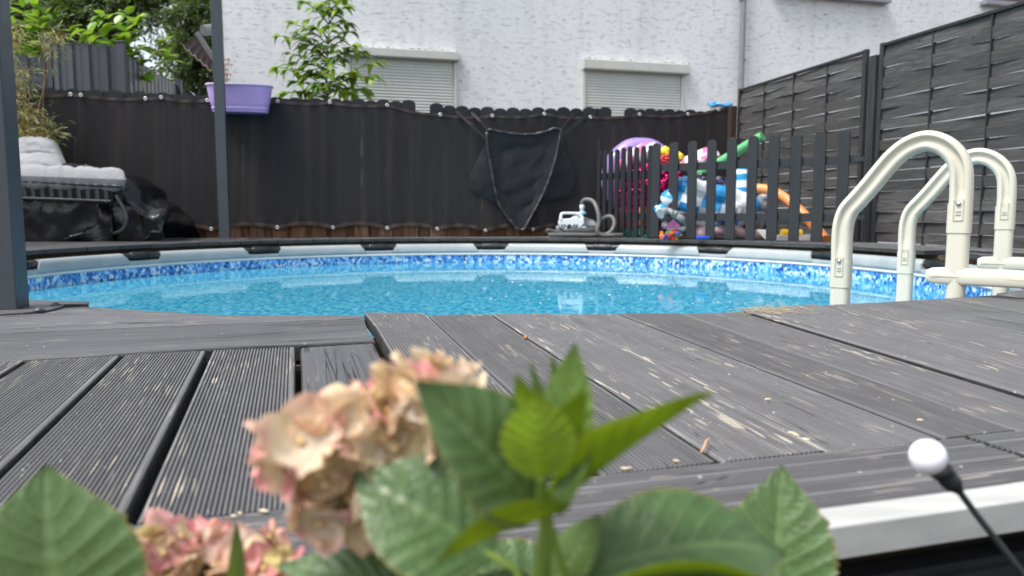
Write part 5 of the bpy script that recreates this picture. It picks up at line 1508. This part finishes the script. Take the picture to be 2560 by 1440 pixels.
bush('leafy_shrub', 'big lime green shrub with pointed leaves at the far left above the low strip fence', 9.4,
     [[(70, 190), (72, 90), (60, 20)], [(72, 190), (100, 80), (120, 20), (110, -20)], [(74, 190), (60, 110), (30, 60)], [(76, 190), (110, 120), (150, 85), (178, 75)], [(74, 190), (85, 60), (85, -10)], [(70, 190), (40, 100), (10, 30)], [(76, 190), (120, 100), (135, 50)], [(76, 190), (80, 140), (50, 130)], [(76, 190), (100, 150), (95, 120)]], .24, .095, L_BUSH, .10, droop=.35)
def sap():
    random.seed(21)
    Y = 8.75; st = [[(812, 420), (816, 250), (819, 150), (822, 70), (824, -10)]]
    for (sx, sy, ex, ey) in ((818, 150, 745, 85), (818, 130, 700, 90), (819, 110, 735, 60), (821, 60, 760, 5), (822, 60, 860, 20), (821, 80, 870, 60), (820, 110, 876, 80), (819, 150, 905, 130), (817, 180, 880, 115), (817, 175, 725, 135), (816, 200, 696, 168), (816, 200, 720, 175), (816, 215, 945, 155), (816, 220, 935, 190), (816, 230, 912, 225), (815, 235, 740, 205), (815, 240, 715, 232), (816, 235, 770, 225), (816, 235, 880, 235), (815, 245, 850, 215), (815, 245, 790, 212), (816, 190, 850, 150), (816, 190, 775, 155), (818, 140, 780, 110), (820, 100, 790, 70), (822, 40, 800, 10), (822, 40, 860, -5), (818, 140, 850, 105), (817, 210, 800, 180), (816, 220, 850, 195), (821, 90, 845, 55), (816, 225, 760, 190), (817, 160, 760, 120)):
        st.append([(sx, sy), ((sx + ex) / 2, (sy + ey) / 2 - 8), (ex, ey)])
    return bush('walnut_sapling', 'young leafy sapling with yellow green leaves between the fence and the white house wall', Y, st, .165, .082, L_WAL, .08, droop=.75, cat='sapling', whorl=2, r=.009)
sap()
# bamboo like grass behind the lounger
def bamboo():
    random.seed(5)
    Y = 6.62; b = P(60, 590, Y); o = thing('bamboo_plant', 'straw coloured narrow leaved bamboo standing behind the lounger at the left edge', 'bamboo', (b.x, b.y, 0))
    ms = MB(); ml = MB()
    stems = [([(60, 590), (92, 300), (108, 225), (128, 130), (146, 84)], (.72, 1.0, 45)), ([(50, 590), (38, 250), (32, 130), (42, 60)], (.70, 1.0, 55)), ([(50, 590), (30, 260), (24, 170), (20, 90)], (.6, 1, 40)), ([(70, 590), (100, 400), (110, 200), (112, 110)], (.8, 1, 18)),
             ([(60, 590), (75, 420), (92, 330), (120, 300)], (.55, 1, 60)), ([(55, 590), (60, 400), (62, 300), (55, 200)], (.45, 1, 80)), ([(60, 590), (80, 440), (100, 360), (135, 330)], (.6, 1, 60)), ([(50, 590), (45, 400), (50, 330), (80, 270)], (.5, 1, 70)), ([(50, 590), (50, 430), (70, 340), (90, 345)], (.5, 1, 60)), ([(45, 590), (40, 350), (45, 220), (70, 175)], (.6, 1, 40)), ([(45, 590), (30, 350), (20, 280), (30, 200)], (.5, 1, 50)), ([(60, 590), (66, 400), (40, 300), (20, 330)], (.5, 1, 50))]
    for px, (f0, f1, n) in stems:
        pts = catmull([P(x, y, Y + random.uniform(-.06, .06)) for x, y in px], 8); ms.tube(pts, [.0055 * (1 - .6 * i / len(pts)) for i in range(len(pts))], 6)
        for k in range(n * 2):
            f = random.uniform(f0, f1); i = min(len(pts) - 1, int(f * len(pts))); p = pts[i]
            q = p + Vector((random.gauss(0, .06), random.gauss(0, .04), random.gauss(0, .045)))
            if k % 3 == 0: ms.tube([p, p.lerp(q, .5) + Vector((0, 0, .01)), q], .0013, 4)
            leaf(ml, q, (q - p) + Vector((random.uniform(-.05, .05), random.uniform(-.04, .02), random.uniform(-.03, .03))), Vector((0, -.6, 1)) + rdir() * .5, random.uniform(.05, .10), .0085, .3, .2, 0, 3)
    ms.build('stem', M_ORT, o); ml.build('foliage', L_BAM, o)
bamboo()

# ---------------------------------------------------------------- hydrangea close to the eye
def hyd_mat(name, top, under, vein, rough=.42, tr=.3):
    t = NT(name); uv = t.n('ShaderNodeUVMap').outputs[0]; s = t.n('ShaderNodeSeparateXYZ'); t.l(uv, s.inputs[0])
    av = t.math('ABSOLUTE', t.math('SUBTRACT', s.outputs[1], .5))            # 0 at midrib, .5 at edge
    ph = t.math('FRACT', t.math('SUBTRACT', t.math('MULTIPLY', s.outputs[0], 8.5), t.math('MULTIPLY', av, 4.4)))
    ln = t.ramp(ph, [(.0, 1.0), (.10, .25), (.2, 0.0), (.93, 0.0), (1.0, 1.0)])
    mid = t.ramp(av, [(.0, 1.0), (.022, .8), (.045, 0.0)])
    vv = t.math('MAXIMUM', ln, mid)
    n = t.noise(t.coord('Object'), 90, 4)
    g = t.n('ShaderNodeNewGeometry')
    vo = t.n('ShaderNodeTexVoronoi', feature='DISTANCE_TO_EDGE'); t.l(t.coord('Object'), vo.inputs['Vector']); vo.inputs['Scale'].default_value = 260
    net_ = t.ramp(vo.outputs['Distance'], [(.0, .5), (.12, 0.0)])
    vv2 = t.math('MAXIMUM', vv, net_)
    def shade(c): return t.mix(t.math('MULTIPLY', vv2, .40 if tr < .3 else .22), t.ramp(n, [(.3, tuple(k * .75 for k in c)), (.7, tuple(k * 1.2 for k in c))]), vein)
    c = t.mix(g.outputs['Backfacing'], shade(under), shade(top))
    edge = t.ramp(av, [(.46, 0.0), (.5, .6)]); c = t.mix(edge, c, (.22, .16, .04))
    t.fin(c, rough, t.bump(vv2, .5, -.0006), Specular_IOR_Level=.5)
    tr_ = t.n('ShaderNodeBsdfTranslucent'); t.l(t.mix(.35, c, (.42, .55, .02)), tr_.inputs[0]); mx = t.n('ShaderNodeMixShader'); mx.inputs[0].default_value = tr
    t.l(t.b.outputs[0], mx.inputs[1]); t.l(tr_.outputs[0], mx.inputs[2]); t.l(mx.outputs[0], t.out.inputs[0]); return t.mat
H_OLD = hyd_mat('hydrangea_leaf_mature', (.058, .118, .036), (.14, .24, .04), (.19, .27, .11), .36, .16)
H_YNG = hyd_mat('hydrangea_leaf_young', (.13, .22, .06), (.18, .28, .006), (.20, .30, .04), .36, .34)
hy = thing('hydrangea', 'blurred hydrangea bush close to the eye with faded pink and cream flower heads', 'hydrangea', tuple(P(1360, 1600, .34)))
def hleaf(bpx, tpx, zb, zt, wpx, facing=(0, -1, 0), bend=.12, fold=.3, mat=None, serr=.035, tipp=1.0, label=None, nu=44, wave=.0, sk=.8):
    """base pixel, tip pixel, their distances, widest width in pixels; facing = where the upper side looks"""
    b = P(*bpx, zb); t = P(*tpx, zt); d = t - b; L = d.length; d.normalize(); W = wpx * (zb + zt) / 2 / F / 2
    nf = Vector(facing); nf = (nf - d * nf.dot(d)).normalized(); s = d.cross(nf).normalized()
    m = MB(); nv = 16
    def fn(u, v):
        x = 2 * v - 1
        w_ = W * (math.sin(PI * min(1, (u ** sk))) ** .85) * (1 if u < .75 else 1 - .35 * ((u - .75) / .25) ** 1.2 * tipp) + .0004
        if serr: w_ *= 1 + serr * (((u * 22) % 1.0) - .5) * (abs(x) ** 4) * 2
        c = b + d * (L * u) + nf * (-bend * L * (u * u - u) * 4 * -1 * .25 * -1)
        c = b + d * (L * u) + nf * (bend * L * math.sin(PI * u))
        q = .0010 * math.cos(2 * PI * (u * 8.5 - abs(x) * 2.2)) * (abs(x) ** .5) * (1 - abs(x) ** 6)
        wv_ = wave * math.sin(u * 13 + (2 if x > 0 else 0)) * abs(x) ** 2
        ang = fold * (1 - .4 * abs(x))
        return c + s * (x * w_ * math.cos(ang)) + nf * (abs(x) * w_ * math.sin(ang) * (1 if fold >= 0 else 1) + q + wv_)
    m.grid(fn, nu, nv); o = m.build('leaf', mat or H_OLD, hy)
    if mat is H_YNG: return o
    pt = MB(); e = b - d * .02 - Vector((0, 0, .015)); pt.tube([b + d * .004, b - d * .01, e], .0016, 8); pt.build('petiole', bpy.data.materials.get('hyd_stem') or pm('hyd_stem', (.16, .24, .04), .5, .2), o)
    return o
U = (0, -.25, 1)     # upper side to the sky
# shoot in the middle
hleaf((1372, 1285), (1782, 983), .285, .270, 250, (-.35, .55, 1), .02, .95, H_YNG, .01, 1.0, wave=.001)
hleaf((1352, 1200), (1334, 975), .262, .262, 196, (0, 1, .3), -.05, .35, H_YNG, .01)
hleaf((1345, 1200), (1290, 935), .285, .285, 130, (.6, .9, .3), .05, .5, H_YNG, .01)
hleaf((1390, 1200), (1438, 858), .300, .300, 165, (-.5, -.75, .35), -.06, .35, H_YNG, .02)
hleaf((1400, 1190), (1462, 972), .280, .280, 125, (-.4, .9, .3), .05, .6, H_YNG, .01)
hleaf((1375, 1190), (1325, 905), .310, .310, 60, (.5, -.7, .5), .04, .4, H_YNG, .02)
hleaf((1385, 1190), (1380, 890), .315, .315, 80, (.5, -.7, .5), .04, .4, H_YNG, .02)
hleaf((1398, 1290), (1478, 1120), .275, .280, 90, (-.8, -.6, .3), .02, .8, H_YNG, .0)
hleaf((1345, 1285), (1036, 955), .290, .275, 330, (.45, -.75, .62), .04, .5, H_OLD, .015, wave=.001)
# leaves round the stem foot
hleaf((1235, 1392), (884, 1188), .300, .315, 330, (-.15, -.75, .75), .07, .35, H_OLD, .02)
hleaf((1425, 1268), (1090, 1405), .270, .262, 150, (0, .85, .8), .06, .35, H_YNG, .01)
hleaf((1395, 1470), (1500, 1285), .300, .310, 130, (-.7, -.75, .3), .03, .4, H_YNG, .02)
hleaf((1420, 1445), (1965, 1385), .300, .335, 330, (-.05, -.60, .9), .13, .35, H_OLD, .03)
hleaf((1330, 1560), (1940, 1460), .275, .30, 300, (0, .5, .9), .10, .3, H_YNG, .01)
hleaf((1935, 1560), (1955, 1162), .400, .425, 290, (-.25, -.9, .35), .03, .28, H_OLD, .07)
hleaf((165, 1640), (116, 1160), .335, .350, 480, (.1, -.72, .68), .05, .28, H_OLD, .05)
hleaf((575, 1560), (590, 1305), .350, .355, 60, (.8, -.5, .3), .02, .5, H_YNG, .02)
hleaf((1050, 1500), (690, 1415), .330, .345, 150, (0, -.5, .9), .08, .3, H_OLD, .03)
hleaf((1200, 1520), (880, 1400), .345, .36, 170, (0, -.5, .9), .08, .3, H_OLD, .03)
hleaf((960, 1420), (1035, 1335), .36, .365, 70, (.3, -.8, .6), .04, .3, H_YNG, .03)
hleaf((1030, 1450), (1105, 1370), .35, .355, 80, (.3, -.8, .6), .04, .3, H_YNG, .03)
hleaf((1300, 1560), (1190, 1440), .33, .34, 200, (0, -.6, .8), .04, .3, H_OLD, .03)
hleaf((700, 1600), (480, 1470), .40, .41, 200, (0, -.6, .8), .04, .3, H_OLD, .03)
hleaf((1560, 1640), (1700, 1440), .38, .40, 260, (0, -.6, .8), .04, .3, H_OLD, .04)
hleaf((1420, 1620), (1130, 1372), .41, .43, 330, (.1, -.7, .8), .05, .3, H_OLD, .03)
hleaf((1330, 1640), (1420, 1372), .44, .46, 260, (0, -.7, .6), .05, .3, H_OLD, .03)
hleaf((1000, 1640), (960, 1395), .43, .45, 300, (0, -.7, .6), .05, .3, H_OLD, .03)
hleaf((1660, 1640), (1790, 1390), .43, .45, 300, (.2, -.7, .7), .05, .3, H_OLD, .04)
m = MB()
m.tube([P(1352, 1195, .272), P(1356, 1240, .275), P(1366, 1300, .280), P(1362, 1380, .285), P(1350, 1480, .30), P(1330, 1700, .34), P(1300, 2600, .5)], [.0016, .0022, .0030, .0034, .0038, .005, .006], 12); m.build('stem', bpy.data.materials['hyd_stem'], hy)
for (a, b) in (((1060, 1290), .34), ((560, 1480), .39), ((160, 1660), .34), ((1935, 1580), .40)):
    m = MB(); p = P(*a, b); m.tube(catmull([p, p + Vector((.01, 0, -.08)), Vector((p.x * .6 + .02, p.y, -.35)), Vector((.03, .40, -1.2))], 6), .003, 10); m.build('stem', bpy.data.materials['hyd_stem'], hy)
def petalmat(name, cols):
    t = NT(name); g = t.n('ShaderNodeNewGeometry'); uv = t.n('ShaderNodeUVMap').outputs[0]; s = t.n('ShaderNodeSeparateXYZ'); t.l(uv, s.inputs[0])
    c = t.ramp(g.outputs['Random Per Island'], [(i / (len(cols) - 1), k) for i, k in enumerate(cols)])
    blush = t.math('MULTIPLY', t.ramp(t.math('ADD', s.outputs[0], t.math('MULTIPLY', t.noise(t.coord('Object'), 60, 3), .5)), [(.75, 0.0), (1.15, 1.0)]), t.ramp(t.noise(t.coord('Object'), 38, 2), [(.45, 0.0), (.62, .75)]))
    c = t.mix(blush, c, (.74, .24, .32))
    c = t.mix(t.ramp(t.noise(t.coord('Object'), 140, 4), [(.4, 0.0), (.8, .35)]), c, (.55, .33, .10))
    t.fin(c, .6, t.bump(t.noise(t.coord('Object', (1, 1, 1)), 300, 3), .3, .0005))
    tr_ = t.n('ShaderNodeBsdfTranslucent'); t.l(c, tr_.inputs[0]); mx = t.n('ShaderNodeMixShader'); mx.inputs[0].default_value = .32
    t.l(t.b.outputs[0], mx.inputs[1]); t.l(tr_.outputs[0], mx.inputs[2]); t.l(mx.outputs[0], t.out.inputs[0]); return t.mat
PET1 = petalmat('faded_sepals', [(.78, .66, .40), (.84, .74, .54), (.80, .60, .40), (.88, .80, .66), (.76, .62, .30), (.86, .68, .58)])
PET2 = petalmat('pink_green_sepals', [(.70, .64, .26), (.78, .44, .42), (.82, .74, .48), (.58, .20, .24), (.84, .66, .56), (.66, .60, .20)])
def flower(lobes, Z, n, size, mat, label, seed):
    """lobes: (px, py, rx, ry, dz) overlapping parts of one loose flower head"""
    random.seed(seed); k = Z / F; m = MB(); pet = MB()
    L = [(P(px, py, Z + dz), rx * k, ry * k) for px, py, rx, ry, dz in lobes]
    cen = sum((l[0] for l in L), Vector((0, 0, 0))) / len(L)
    tot = sum(l[1] * l[2] for l in L)
    for li, (c, rx, ry) in enumerate(L):
        nn_ = int(n * rx * ry / tot)
        for i in range(nn_):
            z = 1 - 2 * (i + .5) / nn_; ph = i * 2.39996 + li; r = math.sqrt(1 - z * z)
            d = Vector((r * math.cos(ph), r * math.sin(ph), z))
            p = c + Vector((d.x * rx, d.y * min(rx, ry), d.z * ry)) * random.uniform(.82, 1.08)
            if any(j != li and Vector(((p.x - o[0].x) / o[1], (p.y - o[0].y) / min(o[1], o[2]), (p.z - o[0].z) / o[2])).length < .72 for j, o in enumerate(L)): continue
            nn = (d + rdir() * .5).normalized()
            t1 = nn.cross(rdir()).normalized(); t2 = nn.cross(t1); cup = random.uniform(.1, .95); S = size * random.uniform(.75, 1.25)
            m.tube([cen.lerp(p, .35), p], .0006, 4); m.ball(p + nn * .0012, .0015, 1, 8, 6)
            for q in range(4):
                a = q * PI / 2 + random.uniform(-.15, .15); e = t1 * math.cos(a) + t2 * math.sin(a); sd2 = nn.cross(e)
                cq = cup + random.uniform(-.25, .35); tw = random.uniform(-.25, .25); S2 = S * random.uniform(.85, 1.15)
                def fn(u, v, e=e, sd2=sd2, cq=cq, S2=S2, tw=tw, p=p, nn=nn):
                    x = 2 * v - 1; w_ = S2 * .58 * math.sin(PI * min(1, u ** .75 * .94 + .04)) ** .65
                    l_ = S2 * u * (1 - .10 * x * x * u)
                    h_ = S2 * (cq * u * u * .6 + .18 * x * x * u - .2 * max(0, u - .7)) + tw * x * w_ + .0009 * math.sin(v * 9 + u * 8)
                    return p + e * l_ + sd2 * x * w_ + nn * h_
                pet.grid(fn, 8, 8)
    fh = pet.build('flower_head', mat, hy); fh['label'] = label
    m.build('flower_stalks', [bpy.data.materials['hyd_stem'], pm('floret_eye', (.72, .50, .22), .6, .2)], fh)
flower([(765, 1140, 95, 85, 0), (900, 1090, 120, 90, .01), (1045, 1020, 105, 75, .01), (1110, 1110, 110, 90, .02), (1205, 1190, 65, 90, .02), (830, 1262, 75, 62, 0), (950, 1170, 90, 70, .015), (1062, 930, 42, 40, .02), (1140, 962, 48, 36, .035)], .325, 105, .0152, PET1, 'large faded cream and pink flower head in the middle', 3)
flower([(430, 1400, 65, 75, 0), (530, 1420, 80, 80, .01), (640, 1420, 75, 75, .01), (560, 1500, 150, 90, .01)], .375, 80, .0125, PET2, 'smaller pink and yellow green flower head at the bottom left', 8)

# ---------------------------------------------------------------- garden light on a stake
sl_ = thing('stake_light', 'small round white garden bulb on a thin black stake at the lower right', 'garden light', tuple(P(2560, 1440, .46)))
c = P(2320, 1142, .47); e = P(2402, 1232, .468); dr = (e - c).normalized(); rq = Vector((0, 0, 1)).rotation_difference(dr).to_matrix()
m = MB(); r_ = 45 * .47 / F
m.lathe([(0, -r_)] + [(r_ * math.sin(a), -r_ * math.cos(a)) for a in [PI * k / 16 for k in range(1, 15)]] + [(.0055, r_ * .96), (.0055, r_ * 1.05)], c, 28, 0, rq)
m.build('bulb', pm('milky_bulb', (.78, .77, .84), .35, .03, 3, 50, 0, .0005, Subsurface_Weight=.0), sl_)
m = MB(); m.lathe([(.0045, r_ * .80), (.0072, r_ * .84), (.0074, r_ * 1.2), (.0064, r_ * 1.28), (.0068, r_ * 1.7), (.0060, r_ * 2.2), (.0036, r_ * 2.5), (.0026, r_ * 2.75)], c, 20, 0, rq); m.build('socket', M_BLK, sl_)
m = MB(); m.tube(catmull([c + dr * r_ * 2.6, P(2440, 1285, .466), P(2500, 1362, .462), P(2562, 1442, .458), P(2760, 1700, .45), P(2900, 2900, .44)], 5), .0022, 10); m.build('stake', M_BLK, sl_)
# ---------------------------------------------------------------- litter on the deck
m = MB(); a = G(1752, 1132, .003); b = G(1768, 1106, .006); m.tube([a, a.lerp(b, .4) + Vector((.001, 0, .002)), a.lerp(b, .8) + Vector((.0, 0, .003)), b + Vector((.002, 0, .004))], [.0010, .0014, .0012, .0005], 6)
o = m.build('twig', pm('dry_twig', (.50, .30, .18), .8)); tag(o, 'short tan twig stuck in a gap of the deck', 'twig')
m = MB(); a = G(1315, 843, .006); m.ball(a, (.004, .006, .004), 0, 10, 6); o = m.build('seed_husk', pm('brown_husk', (.35, .16, .07), .6)); tag(o, 'small brown seed husk lying in a gap of the deck', 'seed')
random.seed(2)
m = MB(); cc = G(1898, 778, .0)
for k in range(170):
    p = cc + Vector((random.gauss(0, .022), random.gauss(-.015, .03), random.uniform(0, .006))); pts = [p]
    d = Vector((random.uniform(-.2, 1), random.uniform(-1, .3), 0)).normalized()
    for q in range(5):
        d = (d + Vector((random.gauss(0, .45), random.gauss(0, .45), random.gauss(0, .10)))).normalized(); p = p + d * .014; p.z = min(.018, max(.003, p.z)); pts.append(p)
    m.tube(pts, .00030, 3, cap=False)
o = m.build('hair_tuft', pm('blond_fibre', (.50, .42, .28), .7, .2)); tag(o, 'small tuft of pale hair or dry grass on the deck edge by the water', 'tuft', kind='stuff')
# pale flakes of bare wood at the board ends
m = MB()
for (x, y, s) in ((1980, 1082, .008), (1990, 1087, .006), (2015, 1098, .007), (1560, 1171, .006), (1572, 1170, .006), (660, 1277, .008), (585, 1290, .005), (600, 1283, .004), (2300, 1050, .006), (1920, 998, .008), (1690, 1152, .006)):
    s *= .55; p = G(x, y, .003); m.ball(p, (s, s * .3, .0012), 0, 9, 5, Matrix.Rotation(random.uniform(-.6, .3), 3, 'Z'))
o = m.build('wood_flakes', pm('bare_wood_flake', (.62, .52, .36), .8, .2)); tag(o, 'pale splinters and bare flakes scattered on the front deck boards', 'splinters', kind='stuff')
